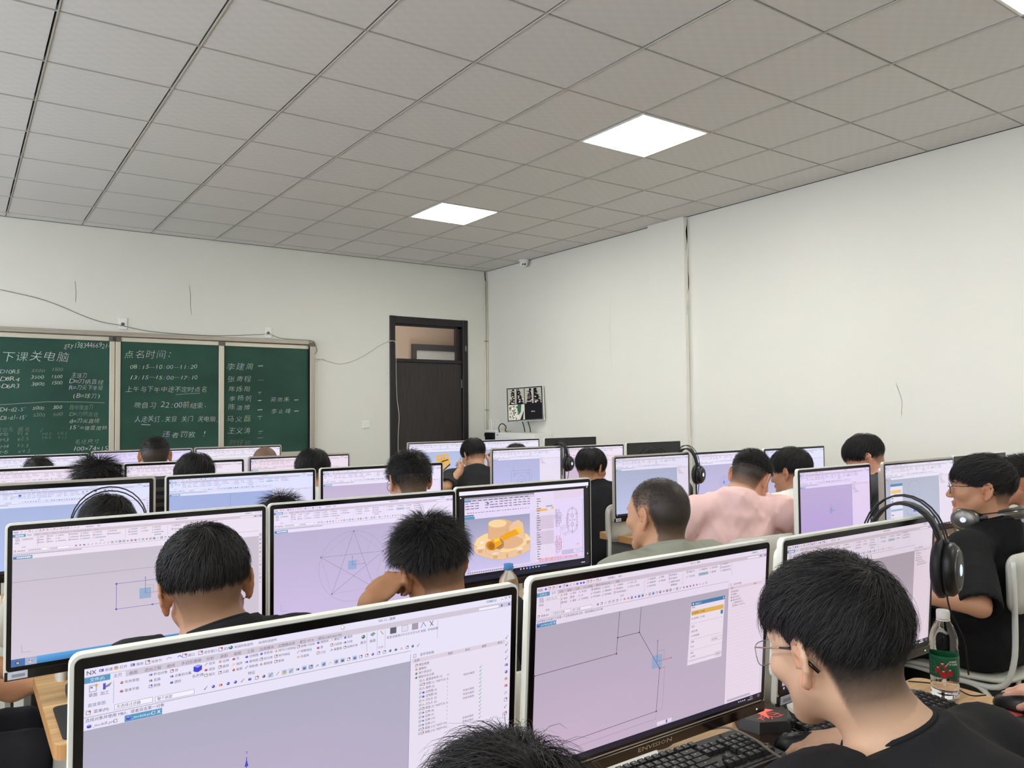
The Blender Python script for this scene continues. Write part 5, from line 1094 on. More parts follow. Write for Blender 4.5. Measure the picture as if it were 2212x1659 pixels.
    so = link('shirt', np_mesh('shirt', V-off, F), smat, root); cu = np.cross(ax2, B@nv(1, 0, 0)); cu /= np.linalg.norm(cu); cv_ = np.cross(ax2, cu); cen = cq-off+B@nv(0, .004, 0)
    cr = MB(); cr.tube([cen+(cu*math.cos(q)+cv_*math.sin(q))*.0655*bulk for q in [2*math.pi*k/32 for k in range(33)]], .0048, 6, cap=False); cr.build('collar', smat, so, True)
    # trousers and shoes
    lv = B if legyaw is None else rotm(legyaw); kn = {}; an = {}
    for s in (-1, 1): kn[s] = hipp+lv@nv(s*.10, .40, -.03); an[s] = kn[s]+lv@nv(0, -.06, -.42)
    lo = np.min([hipp]+[an[s] for s in an], 0)-.22; hi = np.max([hipp]+[kn[s] for s in kn], 0)+.2; lo[2] = .03; hi[2] = hipp[2]+.12
    v = Vol(lo, hi, .018 if not fine else .011); v.ell(hipp, (.165, .12, .11), B, .04)
    for s in (-1, 1): v.cone(hipp+lv@nv(s*.085, 0, -.01), kn[s], .088, .066, .03); v.cone(kn[s], an[s], .062, .052, .02)
    v.wrinkle(.003, 18, seed+1); V, F = v.mesh(); link('trousers', np_mesh('trousers', V-off, F), M_TROU, root)
    for s in (-1, 1):
        m_ = MB(); f = lv@nv(0, 1, 0); a = math.atan2(-f[0], f[1]); MM = Matrix.Translation(Vector(an[s]-off-nv(0, 0, an[s][2]))) @ Matrix.Rotation(a, 4, 'Z')
        pr = [(-.04, -.07), (.04, -.07), (.045, .05), (.042, .14), (.02, .18), (-.02, .18), (-.042, .14), (-.045, .05)]; m_.prism(pr, .002, .045, M=MM); m_.prism([(q[0]*.8, q[1]*.7-.02) for q in pr], .045, .09, M=MM); m_.build('shoe', M_SHOE, root)
    o_ = c-off
    if face:
        for s in (-1, 1):
            p = o_+M@nv(s*.031, .0795, .0); m_ = MB(); m_.lathe([(.0112*math.sin(R(a)), -.0112*math.cos(R(a))) for a in range(0, 181, 20)], 14, M=Matrix.Translation(p)); m_.build('eye', M_EYEW, root, True)
            q = o_+M@nv(s*.031, .0890, -.001); m_ = MB(); m_.lathe([(0, .0022), (.0035, .0018), (.0052, .0)], 14, M=Matrix.Translation(q) @ Matrix(M.tolist()).to_4x4() @ Matrix.Rotation(R(-90), 4, 'X')); m_.build('iris', M_IRIS, root, True)
            m_ = MB(); m_.tube([o_+M@nv(s*.014, .0925, .019), o_+M@nv(s*.030, .0915, .0245), o_+M@nv(s*.048, .080, .020)], [.0026, .0032, .0016], 6); m_.build('eyebrow', M_BROW, root, True)
    if st: hair(root, o_, M, st, hn, hw, seed=seed)
    if glasses:
        g = empty('glasses', (0, 0, 0)); g.parent = root; fm = mat('glasses_metal', srgb(188, 160, 128), .25, metal=.8) if glasses == 'gold' else M_BLACKG; ex = .55 if glasses == 'gold' else .85; sg = lambda q: math.copysign(abs(q)**ex, q)
        P = lambda x, y, z: o_+M@nv(x, y, z)
        for s in (-1, 1):
            m_ = MB(); m_.tube([P(s*.062, .098, .008), P(s*.073, .06, .010), P(s*.080, .02, .012)], .0012, 6); m_.build('temple', fm, g, True)
            m_ = MB(); m_.tube([P(s*.080, .024, .012), P(s*.083, -.006, .012), P(s*.084, -.028, -.004), P(s*.080, -.042, -.020)], [.0016, .0024, .0028, .0024], 8); m_.build('temple_tip', M_BLACKG, g, True)
            ring = [P(s*(.034+.026*sg(math.cos(q))), .106-.004*abs(math.cos(q)), -.005+.018*sg(math.sin(q))) for q in [2*math.pi*k/20 for k in range(21)]]
            m_ = MB(); m_.tube(ring, .0007 if glasses == 'gold' else .0011, 6, cap=False); m_.build('rim', mat('rimless_edge', srgb(150, 150, 155), .2, trans=.5) if glasses == 'gold' else fm, g, True)
            m_ = MB(); m_.add(ring[:-1], [tuple(range(20))]); m_.build('lens', mat('lens_glass', (.9, .92, .95), .03, alpha=.14), g)
        m_ = MB(); m_.tube([P(-.010, .106, .002), P(0, .110, .004), P(.010, .106, .002)], .0013, 6); m_.build('bridge', fm, g, True)
    return root, c, M, nb, sh, AR

# ------------------------------------------------------------- the people in the room
BLK = (30, 30, 32)
S_BOWL = dict(thick=.020, fill=.9, len=.05, lift=.18, side=.012, back=.0, front=.045, hug=.45, droop=.45, mess=.12, noise=.12, swirl=.4, crown=(.0, -.45, .9), clumps=120)
S_SPIKE = dict(thick=.018, len=.05, lift=.85, side=.022, back=-.01, front=.05, hug=.08, droop=.15, mess=.4, noise=.25, crown=(0, -.35, .93), clumps=70)
S_MED = dict(thick=.018, fill=.85, len=.06, lift=.35, side=.018, back=-.035, front=.04, hug=.30, droop=.25, mess=.28, noise=.16, swirl=.5, crown=(.15, -.62, .76), clumps=110)
S_SHORT = dict(thick=.012, len=.014, lift=.9, side=.03, back=.0, front=.055, hug=.0, droop=.0, mess=.2, noise=.3, clumps=200)
FADE = dict(nape=-.07, lo=.15, hi=.92, fade=.075, soft=.02)
BUZZ = dict(nape=-.072, lo=.35, hi=.93, fade=.09, soft=.018)

def sk(**k): d = dict(FADE); d.update(k); return d
def stl(b, **k): d = dict(b); d.update(k); return d
# nearest row
person('man with gold-framed glasses and tapered black hair in a black T-shirt, nearest on the right', (.722, .686, 1.100), 10, -14, (.74, .30), BLK, stl(S_MED, len=.05, back=-.024, side=.034, band=.085, short=.9, thick=.019), (208, 169, 140), roll=-4, byaw=8,
       arms={1: ((1.03, .66, .82), (1.125, .90, .79), (-.6, .75, -.08), (0, 0, -1)), -1: ((.44, .70, .82), (.50, .93, .80), (.3, .9, -.1), (0, 0, -1))}, res=.0041, hn=20000, hw=.0009, face=True, glasses='gold', neck=(.760, .600, .962), stub=sk(lo=.4, hi=.985, fade=.075, nape=-.105, soft=.04), seed=1, fine=True, group=None, wr=.003)
person('person with tousled black hair, only the crown showing at the bottom edge', (.148, .705, .953), 14, -38, (.20, .38), BLK, stl(S_MED, len=.075, lift=.5, mess=.5, noise=.25, thick=.022, side=.0), (200, 155, 120), res=.007, hn=10000, hw=.001, stub=FADE, seed=2, group=None)
# second row
person('man in black T-shirt with thick bowl-cut hair at the rectangle-sketch screen', (.098, 1.760, 1.082), 8, -12, (.11, 1.55), BLK, S_BOWL, (168, 124, 94), roll=-6, byaw=2, res=.005, hn=10000, hw=.0012, sh_w=.165, arms={-1: ((-.05, 1.78, .80), (.0, 2.0, .80), (.1, .9, -.1), (0, 0, -1)), 1: ((.33, 1.76, .80), (.26, 2.0, .80), (-.1, .9, -.1), (0, 0, -1))}, neck=(.120, 1.700, .975), stub=sk(nape=-.085, lo=.08, hi=.9, fade=.10), seed=3)
person('man with spiky black hair resting his cheek on his wrist by the star drawing', (.667, 1.796, 1.050), 2, -14, (.65, 1.55), BLK, stl(S_SPIKE, len=.042), (168, 120, 86), roll=-10, byaw=4, res=.005,
       arms={-1: ((.475, 1.86, .80), (.502, 1.80, .985), (.80, .0, .60), (.6, .3, -.9), 1, 1.0), 1: ((.90, 1.72, .82), (.84, 1.98, .80), (-.2, .9, -.1), (0, 0, -1))}, hn=10000, hw=.0012, neck=(.663, 1.742, .942), stub=sk(nape=-.07, lo=.5, hi=.95), seed=4)
person('man with cropped buzz cut in a sage green T-shirt, head turned to the left', (1.448, 1.75, 1.123), -4, -4, (1.42, 1.52), (154, 156, 142), stl(S_SHORT, thick=.0012, len=.006, side=-.03, back=-.06, front=.052, band=.01, lift=.5, col=nv(.02, .017, .015)), (196, 150, 118), hn=7000, hw=.0009, byaw=0, roll=2, res=.005, face=True, neck=(1.437, 1.70, 1.0), stub=dict(nape=-.085, lo=.7, hi=.985, fade=.07, soft=.014, front=.05), seed=5, wr=.005)
person('person beyond the left picture edge in black trousers, arms crossed on the lap', (-.50, 2.64, 1.27), 90, -10, (-.57, 2.64), (205, 212, 200), S_MED, (190, 140, 108), byaw=90, res=.007, hn=500,
       arms={1: ((-.42, 2.42, .80), (-.20, 2.56, .70), (.7, .4, 0), (0, 0, -1)), -1: ((-.42, 2.84, .82), (-.18, 2.70, .70), (.4, -.6, 0), (0, 0, -1))}, seed=6, fine=True, legyaw=90)
# third row
person('student bent forward wearing a thin-wired headset, crown of the head showing', (.054, 2.79, 1.070), 8, -38, (.08, 2.66), (225, 226, 220), stl(S_MED, thick=.010, side=-.01, back=-.07, len=.03), (185, 140, 108), res=.009, hn=5000, hw=.0014, stub=dict(nape=-.07, lo=.6, hi=.98, fade=.05, soft=.01), seed=7)
person('student bending low, only a tuft of black hair above the star screen', (.712, 3.07, .995), 10, -40, (.7, 2.82), BLK, S_SPIKE, res=.010, hn=2500, hw=.0015, seed=8)
person('student in glasses with short black hair at the pale lilac screen', (1.228, 2.98, 1.158), 6, -16, (1.22, 2.76), (60, 60, 66), stl(S_SPIKE, len=.03, thick=.014, side=.0, back=-.075), (190, 145, 112), byaw=5, res=.006, hn=6000, hw=.0013, face=True, glasses='black', stub=sk(lo=.7, nape=-.1), seed=9)
# fourth row
person('student with hair sticking up in spikes on the left of the fourth row', (.180, 3.96, 1.120), 10, -28, (.18, 3.78), (70, 72, 80), stl(S_SPIKE, len=.06, lift=1.0, thick=.02), res=.010, hn=3000, hw=.0018, stub=sk(lo=.6), seed=10)
person('student with smooth rounded black hair in front of the blackboard middle', (.599, 3.98, 1.130), 6, -24, (.60, 3.80), (225, 226, 222), stl(S_BOWL, side=-.02, back=-.04, len=.055), res=.010, hn=3000, hw=.0018, stub=sk(lo=.6), seed=11)
person('student with black hair below the right end of the blackboard', (1.219, 4.058, 1.125), 14, -22, (1.21, 3.86), (225, 226, 222), stl(S_BOWL, side=-.02, back=-.04, len=.06, noise=.2), res=.010, hn=3000, hw=.0018, stub=sk(lo=.6), seed=12)
# farthest rows
person('crew-cut student with both ears showing in front of the blackboard writing', (.625, 5.04, 1.203), 10, -6, (.62, 4.86), (70, 74, 84), stl(S_SHORT, thick=.004, len=.010, side=-.01, back=-.05), (200, 150, 118), res=.008, hn=3000, hw=.0018, stub=dict(nape=-.08, lo=.75, hi=.985, fade=.04, soft=.01), seed=13)
person('student with a shaven scalp below the blackboard', (1.292, 5.08, 1.118), 10, -20, (1.29, 4.86), (90, 92, 96), None, (178, 138, 108), res=.010, stub=dict(nape=-.06, lo=.35, hi=.66, fade=.05), seed=14)
person('student whose dark crown just shows at the far left under the blackboard', (.057, 5.373, 1.085), 8, -24, (.06, 5.1), (80, 84, 92), S_SHORT, res=.01, hn=900, hw=.0025, seed=15)
# right-hand block
person('man in black T-shirt leaning his chin on his hand in front of the door', (2.911, 5.12, 1.113), -2, -22, (2.86, 4.90), (44, 44, 46), stl(S_BOWL, side=-.01, back=-.035, len=.045), (196, 150, 118), byaw=12, res=.007, face=True, glasses='black',
       arms={-1: ((2.575, 4.96, .90), (2.715, 5.01, 1.0), (.3, .2, .14), (.2, .8, .3), 1, .8), 1: ((3.18, 5.0, .84), (3.12, 5.25, .80), (0, .9, -.1), (0, 0, -1))}, hn=4000, hw=.0018, neck=(2.883, 5.03, .996), stub=FADE, seed=16, sh_w=.2)
person('person hidden behind a silver-rimmed monitor, bare forearm raised', (3.332, 5.14, 1.060), 0, -20, (3.3, 4.85), (60, 60, 64), S_BOWL, (214, 168, 140), res=.010, arms={-1: ((3.05, 5.02, .90), (3.03, 5.05, 1.03), (.3, .1, .5), (0, 1, 0), 1, .9)}, hn=1500, hw=.0025, seed=17)
person('student with straight black hair and black T-shirt by the orange shape on screen', (2.967, 3.803, 1.082), 78, -10, (2.90, 3.55), (24, 24, 28), stl(S_BOWL, side=-.015, back=-.05, len=.055, crown=(.1, -.2, .97)), (196, 146, 108), byaw=20, res=.007, face=True, hn=5000, hw=.0017, neck=(2.96, 3.775, .965), stub=FADE, seed=18)
person('student hidden behind a monitor, dark hair just above its silver rim', (3.429, 3.721, 1.072), 0, -22, (3.42, 3.58), (60, 62, 66), S_BOWL, res=.01, hn=1200, hw=.0025, seed=19)
person('man in a loose pink T-shirt bending forward with his back to the camera', (2.554, 2.253, 1.146), 72, -28, (2.44, 2.31), (238, 200, 196), stl(S_SHORT, thick=.008, side=.018), (204, 154, 124), roll=10, byaw=32, res=.006, face=True, neck=(2.455, 2.25, 1.052),
       arms={1: ((2.78, 2.12, .90), (2.95, 2.36, .82), (.4, .9, -.1), (0, 0, -1)), -1: ((2.19, 2.45, .86), (2.42, 2.66, .80), (.6, .7, -.1), (0, 0, -1))}, hn=6000, hw=.0013, stub=dict(nape=-.08, lo=.45, hi=.96, fade=.06, soft=.015), seed=20, wr=.007, sh_w=.2, sleeve=.62, bulk=1.08, shdrop=.01)
person('student in white T-shirt in left profile next to the man in pink', (3.218, 2.52, 1.118), -8, -10, (3.25, 2.36), (224, 226, 220), stl(S_BOWL, side=.0, back=-.02, len=.04), (176, 128, 100), byaw=0, res=.007, face=True, hn=5000, hw=.0016, neck=(3.215, 2.475, .995), stub=FADE, seed=21)
person('student with mushroom hair bowing behind the violet screen', (3.814, 2.463, 1.172), -34, -24, (3.85, 2.34), (70, 72, 78), stl(S_BOWL, side=-.005, back=-.02, len=.05, front=.02), (204, 152, 128), res=.007, face=True, hn=5000, hw=.0016, stub=FADE, seed=22)
person('man with clear glasses in black T-shirt seen in profile, headphones round his neck', (2.857, 1.426, 1.142), -27, 0, (2.90, 1.43), (20, 20, 22), stl(S_MED, len=.05, thick=.016, front=.03, comb=(0, .8, -.25), side=.012), (190, 140, 108), byaw=6, res=.005, face=True, glasses='black',
       arms={-1: ((2.545, 1.30, .765), (2.47, 1.50, .785), (-.5, .8, -.05), (0, 0, -1)), 1: ((3.2, 1.42, .84), (3.08, 1.65, .80), (-.3, .9, -.1), (0, 0, -1))}, hn=10000, hw=.0013, neck=(2.885, 1.385, .995), shdrop=.03, stub=sk(nape=-.07, lo=.3, hi=.95), seed=23, sleeve=.60, sh_w=.175)
person('man in blue-grey shirt cut off by the right picture edge', (3.78, 1.66, 1.095), -24, -6, (3.80, 1.40), (128, 142, 158), stl(S_SHORT, len=.02, thick=.014, side=.02), (186, 130, 98), res=.008, face=True, hn=5000, hw=.0016, stub=dict(nape=-.08, lo=.5, hi=.95, fade=.06), seed=24)
person('person beyond the right picture edge with one hand on a black mouse', (1.44, .36, 1.20), 0, -15, (1.42, .05), BLK, S_MED, (214, 165, 140), res=.006, hn=500,
       arms={1: ((1.74, .46, .83), (1.70, .745, .80), (-.12, .95, -.06), (0, 0, -1), 1, .45), -1: ((1.22, .50, .84), (1.42, .66, .775), (.6, .5, -.05), (0, 0, -1))}, seed=25, fine=True, group=None)
for p_, w_, l_ in (((.500, 1.802, .955), .028, 'white beaded bracelet on the wrist of the spiky-haired man'), ((.498, 1.806, .972), .0275, 'dark cord bracelet on the wrist of the spiky-haired man')):
    b_ = empty('bracelet', p_, 0, l_, 'bracelet'); k_ = MB()
    if 'white' in l_:
        for q in range(20): k_.lathe([(0, -.0042), (.0036, -.0022), (.0036, .0022), (0, .0042)], 6, M=Matrix.Translation((w_*math.cos(q*math.pi/10), w_*math.sin(q*math.pi/10), 0)))
        tag(k_.build('beads', M_WHITEP, b_, True), kind='stuff')
    else: k_.tube([(w_*math.cos(q*math.pi/10), w_*math.sin(q*math.pi/10), 0) for q in range(21)], .0024, 6); k_.build('cord', M_CABLE, b_, True)

# ------------------------------------------------------------- chairs
M_CHP = mat('chair_plastic', srgb(196, 194, 184), .5, noise=(12, .05)); M_CHT = mat('chair_tube', srgb(214, 214, 208), .3)
def make_chair(x, y, yaw, label, group='grey school chairs'):
    e = empty('school_chair', (x, y, 0), -R(yaw), label, 'chair', group)
    mb = MB(); n = 7
    for k in range(n):     # seat, gently dished
        pass
    seat = []; W, D_ = .20, .20
    for j in range(9):
        for i in range(9):
            u = -1+i/4; v = -1+j/4; sx = u*W*(1-.08*abs(v)**3); seat.append((sx, v*D_, .455+.010*u*u+.012*max(0, -v)**2-.022*max(0, v)**4))
    f = [(j*9+i, j*9+i+1, (j+1)*9+i+1, (j+1)*9+i) for j in range(8) for i in range(8)]
    lo = [(a, b, c-.012) for a, b, c in seat]; ring = [i for i in range(9)]+[j*9+8 for j in range(1, 9)]+[72+i for i in range(7, -1, -1)]+[j*9 for j in range(7, 0, -1)]
    mb.add(seat+lo, f+[tuple(q+81 for q in reversed(t)) for t in f]+[(ring[k], ring[k]+81, ring[(k+1) % len(ring)]+81, ring[(k+1) % len(ring)]) for k in range(len(ring))])
    mb.build('seat', M_CHP, e, True)
    bk = MB(); pts = rrect(-.20, .20, .715, .925, .045, 5); m_ = len(pts)
    cv = lambda x_: -.215-.030*(1-(x_/.2)**2)
    V = [(a, cv(a), b) for a, b in pts]+[(a, cv(a)-.014, b) for a, b in pts]; c0 = [(a*.5, cv(a*.5), .82+(b-.82)*.5) for a, b in pts]; c1 = [(a*.5, cv(a*.5)-.014, .82+(b-.82)*.5) for a, b in pts]
    bk.add(V+c0+c1+[(0, cv(0), .82), (0, cv(0)-.014, .82)], [(i, (i+1) % m_, m_+(i+1) % m_, m_+i) for i in range(m_)]+[((i+1) % m_, i, 2*m_+i, 2*m_+(i+1) % m_) for i in range(m_)]+[(m_+i, m_+(i+1) % m_, 3*m_+(i+1) % m_, 3*m_+i) for i in range(m_)]+[(2*m_+(i+1) % m_, 2*m_+i, 4*m_) for i in range(m_)]+[(3*m_+i, 3*m_+(i+1) % m_, 4*m_+1) for i in range(m_)])
    bk.build('backrest', M_CHP, e, True)
    for s in (-1, 1):
        t = MB(); t.tube(bez([(s*.185, -.232, .90), (s*.185, -.235, .72), (s*.183, -.225, .54), (s*.18, -.17, .445), (s*.18, .0, .437), (s*.18, .17, .437), (s*.185, .205, .40), (s*.20, .235, .02)], 5), .0105, 8); t.build('side_frame', M_CHT, e, True)
        t = MB(); t.tube(bez([(s*.18, -.02, .434), (s*.18, -.12, .42), (s*.19, -.19, .30), (s*.20, -.25, .02)], 5), .0105, 8); t.build('leg', M_CHT, e, True)
        for yy in (.235, -.25): MB().lathe([(.015, 0), (.015, .022)], 10, M=Matrix.Translation((s*.20, yy, 0))).build('foot_cap', M_BLACKP, e)
    MB().tube([(-.18, -.02, .425), (.18, -.02, .425)], .009, 8).build('cross_bar', M_CHT, e, True)
    return e
chair0 = make_chair(2.91, 1.49, 2, 'pale grey chair under the man with headphones round his neck')
def chair(x, y, yaw, label):
    c_ = copy_tree(chair0); c_.location = (x, y, 0); c_.rotation_euler = (0, 0, -R(yaw)); c_['label'] = label; return c_
ch18 = chair(2.42, 2.30, 6, 'pale grey chair with ink scrawl on its backrest behind the man in pink')
fb = Flat(lambda x, y, L: (x, -.2468-.0008*(1-(x/.2)**2)-L*.0003, y)); fb.text('院', .04, .775, .075, srgb(70, 70, 66), 1, up=1, off=-.01); fb.text('A', -.12, .80, .03, srgb(110, 110, 104), 1, up=1, off=-.01)
fb.m.build('ink_scrawl', M_PRINT, ch18)
for a in [(.74, .28, 6, 'chair under the man with gold-framed glasses'), (.24, .40, 0, 'chair under the person at the bottom edge'), (.11, 1.53, 2, 'chair under the bowl-cut man in black'), (.65, 1.53, 4, 'chair under the spiky-haired man'), (1.42, 1.47, 0, 'chair under the man in sage green'),
          (-.57, 2.64, 90, 'chair in the aisle at the left picture edge under the person in black trousers'), (.08, 2.64, 0, 'chair under the student with the wire headset'), (.7, 2.80, 0, 'chair under the student bending low'), (1.22, 2.74, 5, 'chair under the student in glasses, third row'),
          (.18, 3.76, 0, 'chair under the student with hair in spikes'), (.60, 3.78, 0, 'chair under the student with rounded hair'), (1.21, 3.84, 0, 'chair under the student below the board end'), (.62, 4.84, 0, 'chair under the crew-cut student'), (1.29, 4.84, 0, 'chair under the student with the shaven scalp'), (.06, 5.06, 0, 'chair under the student at the far left'),
          (2.86, 4.88, 12, 'chair under the man leaning his chin on his hand'), (3.3, 4.80, 0, 'chair under the person with raised forearm'), (2.88, 3.47, 14, 'chair with grey backrest under the straight-haired student'), (3.42, 3.56, 0, 'chair under the student hidden behind a monitor'), (3.25, 2.34, 0, 'chair under the white-shirted student'),
          (3.85, 2.32, 0, 'chair under the bowing mushroom-haired student'), (3.80, 1.40, 0, 'chair under the man in the blue-grey shirt'), (1.42, .01, 0, 'chair under the person beyond the right picture edge')]: chair(*a)

# ------------------------------------------------------------- headsets
M_PAD = mat('headset_leather', srgb(26, 26, 27), .55, bump=(60, .2, .002)); M_GUN = mat('headset_gunmetal', srgb(120, 116, 110), .3, metal=.8); M_GREYP = mat('headset_grey', srgb(74, 76, 80), .45)
M_GLOW = mat('headset_glow', (.1, .1, .2), .4, emit=(.55, .65, 1.0), estr=1.3)
def headset(loc, rot, label, bandm=None, wid=.088, drop=.125, r=.042, mic=True, pad=True, shell=None, scale=1, cord=None, loops=2):
    e = empty('headset', loc, 0, label, 'headphones', 'black headsets'); e.rotation_euler = tuple(R(q) for q in rot)
    arc = lambda w_, h_, n=14: [(w_*math.sin(R(a)), 0, h_*(math.cos(R(a))-1)) for a in [-90+180*k/n for k in range(n+1)]]
    for k in range(loops):
        y_ = -.012+.024*k if loops > 1 else 0
        t = MB(); t.tube([(x*1.06, y_, z*1.0+.016) for x, _, z in arc(wid, drop*.82)]+[(wid*1.0, 0, -drop*.9)], .0022, 6); t.build('band_wire', M_BLACKP, e, True)
    if pad:
        A = arc(wid*.93, drop*.70); b_ = MB(); v = []
        for x, _, z in A:
            w_ = .024*(1-.4*abs(x/wid)**2); v += [(x, -w_, z), (x, w_, z), (x*.93, w_, z-.006), (x*.93, -w_, z-.006)]
        n = len(A); b_.add(v, [(i*4+k, i*4+(k+1) % 4, (i+1)*4+(k+1) % 4, (i+1)*4+k) for i in range(n-1) for k in range(4)]+[(0, 1, 2, 3), (4*n-1, 4*n-2, 4*n-3, 4*n-4)]); b_.build('headband', bandm or M_PAD, e, True)
    for s in (-1, 1):
        Mx = Matrix.Translation((s*wid, 0, -drop)) @ Matrix.Rotation(R(90*s), 4, 'Y') @ Matrix.Diagonal((1.15, 1, 1, 1))
        c_ = MB().lathe([(.0, -.004), (r*.8, -.004), (r, .004), (r, .016), (r*.86, .026), (r*.6, .031), (0, .032)], 24, M=Mx).build('ear_cup', shell or M_BLACKP, e, True)
        MB().lathe([(r*.55, -.022), (r*.95, -.024), (r*1.12, -.014), (r*1.1, -.004), (r*.9, .0)], 24, M=Mx).build('cushion', M_PAD, c_, True)
        MB().lathe([(r*.70, .0285), (r*.74, .031), (r*.78, .0265)], 24, M=Mx).build('trim_ring', M_GUN, c_, True)
        MB().lathe([(0, .0335), (r*.19, .0335), (r*.22, .032)], 14, M=Mx).build('glowing_logo', M_GLOW, c_, True)
        t = MB(); t.tube([(s*wid*1.02, 0, -drop*.55), (s*wid*1.08, 0, -drop*.85)], .006, 8); t.build('yoke', M_GREYP, e, True)
    if mic:
        t = MB(); t.tube(bez([(-wid-.01, 0, -drop-.02), (-wid-.015, -.03, -drop-.045), (-wid, -.08, -drop-.075), (-wid+.02, -.115, -drop-.10)], 5), .0022, 6); t.tube([(-wid+.02, -.115, -drop-.10), (-wid+.028, -.13, -drop-.112)], .006, 8); t.build('microphone', M_BLACKP, e, True)
    if cord: t = MB(); t.tube(bez(cord, 6), .0022, 6); t.build('cord', M_CABLE, e, True)
    return e
headset((1.592, 1.045, 1.216), (0, 0, -76), 'large black headset hanging on the corner of the monitor behind the man with glasses', wid=.092, drop=.155, r=.056, mic=False, cord=[(.09, 0, -.19), (.10, -.01, -.25), (.12, .03, -.33), (.12, .07, -.42)])
headset((3.235, 4.46, 1.222), (0, 0, -74), 'black headset hanging on the monitor with the hole-plate sketch, microphone pointing down', wid=.075, drop=.15, r=.046, cord=[(.08, 0, -.2), (.07, -.01, -.3), (.075, .0, -.4), (.07, .0, -.46)])
headset((3.225, 3.24, 1.222), (0, 0, -74), 'black headset hanging on the silver-rimmed monitor beside the man in pink', wid=.075, drop=.155, r=.046, cord=[(.08, 0, -.2), (.07, -.01, -.3), (.05, .0, -.38), (.07, .0, -.46)])
headset((2.915, 1.30, 1.058), (78, 0, 2), 'silver headset with a blue light round the neck of the man in profile', bandm=M_GUN, wid=.10, drop=.165, r=.046, mic=False, shell=M_GUN, cord=[(-.09, .0, -.2), (-.08, -.06, -.21), (-.07, -.16, -.2)])
headset((.054, 2.745, 1.205), (-36, 0, -8), 'thin-wired headset on the bent student in the third row', wid=.098, drop=.15, r=.038, pad=False, mic=False)
e = empty('headset_microphone', (2.72, 2.32, 1.06), 0, 'thin headset microphone in front of the face of the man in pink', 'microphone')
t = MB(); t.tube(bez([(0, 0, .03), (.02, .03, .02), (.045, .05, -.005), (.075, .05, -.012)], 5), .0022, 6); t.build('boom', M_BLACKP, e, True)
t = MB(); t.tube([(.072, .05, -.012), (.088, .048, -.012)], .006, 8); t.build('microphone_tip', M_BLACKP, e, True)

# ------------------------------------------------------------- keyboards, mice and small things on the desks
M_KEY = mat('keycap_black', srgb(32, 32, 34), .5); M_LEG = mat('key_legend', srgb(170, 170, 172), .6)
def key_me(w):
    b_ = MB(); h = w/2-.0008; d = .0082; v = [(-h, -d, 0), (h, -d, 0), (h, d, 0), (-h, d, 0), (-h+.0018, -d+.002, .007), (h-.0018, -d+.002, .007), (h-.0018, d-.0012, .0078), (-h+.0018, d-.0012, .0078)]
    b_.add(v, [(0, 1, 5, 4), (1, 2, 6, 5), (2, 3, 7, 6), (3, 0, 4, 7), (4, 5, 6, 7)]); b_.add([(-.004, .001, .0077), (.0005, .001, .0077), (.0005, .003, .0078), (-.004, .003, .0078)], [(0, 1, 2, 3)], 1)
    me = b_.mesh('key'); me.materials.append(M_KEY); me.materials.append(M_LEG); return me
KM = {}
def keyboard(x, y, yaw, label, edge=None):
    e = empty('keyboard', (x, y, DESK+.0005), R(yaw), label, 'keyboard', 'black desktop keyboards')
    b_ = MB(); b_.prism(rrect(-.222, .222, -.072, .072, .012, 4), .0, .014); b_.build('case', M_BLACKP, e)
    b_ = MB(); b_.prism(rrect(-.215, .215, -.064, .066, .008, 4), .014, .0155); b_.build('key_deck', M_BEZ, e)
    if edge: MB().box(-.223, .223, -.0735, -.071, .004, .009).build('light_strip', edge, e)
    p = .0185
    rows = [(.055, [1]*13+[0]+[1]*3), (.033, [1]*13+[2]+[0]+[1]*3+[0]+[1]*4), (.0145, [1.5]+[1]*12+[1.5]+[0]+[1]*3+[0]+[1]*4), (-.004, [1.75]+[1]*11+[2.25]+[0, 3.0001, 0]+[1]*4), (-.0225, [2.25]+[1]*10+[2.75]+[0, -1, 1, -1]+[0]+[1]*4), (-.041, [1.25]*3+[6.25]+[1.25]*4+[0]+[1]*3+[0]+[1]*4)]
    for yy, ks in rows:
        xx = -.210
        for k in ks:
            if k == 0: xx += .006; continue
            if k < 0: xx += p; continue
            if 3 <= k < 3.01: xx += 3*p; continue
            w = k*p
            if k not in KM: KM[k] = key_me(w)
            if xx+w < .214:
                o = bpy.data.objects.new('key', KM[k]); C.objects.link(o); o.parent = e; o.location = (xx+w/2, yy, .0155)
            xx += w
    return e
keyboard(.80, 1.06, -2, 'black keyboard pushed under the monitor with the stepped outline sketch')
keyboard(1.345, .985, -8, 'black keyboard with a red edge strip behind the neck of the man with glasses', mat('red_strip', srgb(70, 14, 14), .4, emit=(1, .05, .05), estr=.02))
def mouse(x, y, yaw, label, z=DESK+.0045):
    e = empty('computer_mouse', (x, y, z), R(yaw), label, 'mouse', 'black computer mice'); n, m_ = 10, 12; V = []
    for j in range(n+1):
        ph = math.pi/2*j/n
        for i in range(m_): a = 2*math.pi*i/m_; V.append((.032*math.cos(a)*math.cos(ph)**.7, .058*math.sin(a)*math.cos(ph)**.7, .036*math.sin(ph)*(1-.12*math.sin(a))))
    b_ = MB(); b_.add(V, [(j*m_+i, j*m_+(i+1) % m_, (j+1)*m_+(i+1) % m_, (j+1)*m_+i) for j in range(n) for i in range(m_)]+[tuple(range(m_-1, -1, -1))]); b_.build('shell', M_BLACKP, e, True)
    w_ = MB(); w_.lathe([(.0, -.004), (.009, -.004), (.009, .004), (0, .004)], 12, M=Matrix.Translation((0, .034, .021)) @ Matrix.Rotation(R(90), 4, 'Y')); w_.build('wheel', M_GREYP, e, True)
    return e
mouse(1.668, .822, 10, 'black mouse on the patterned mat under a hand at the right edge', DESK+.005)
mouse(1.075, .985, 28, 'black mouse under the hand of the man with glasses', DESK+.0045)
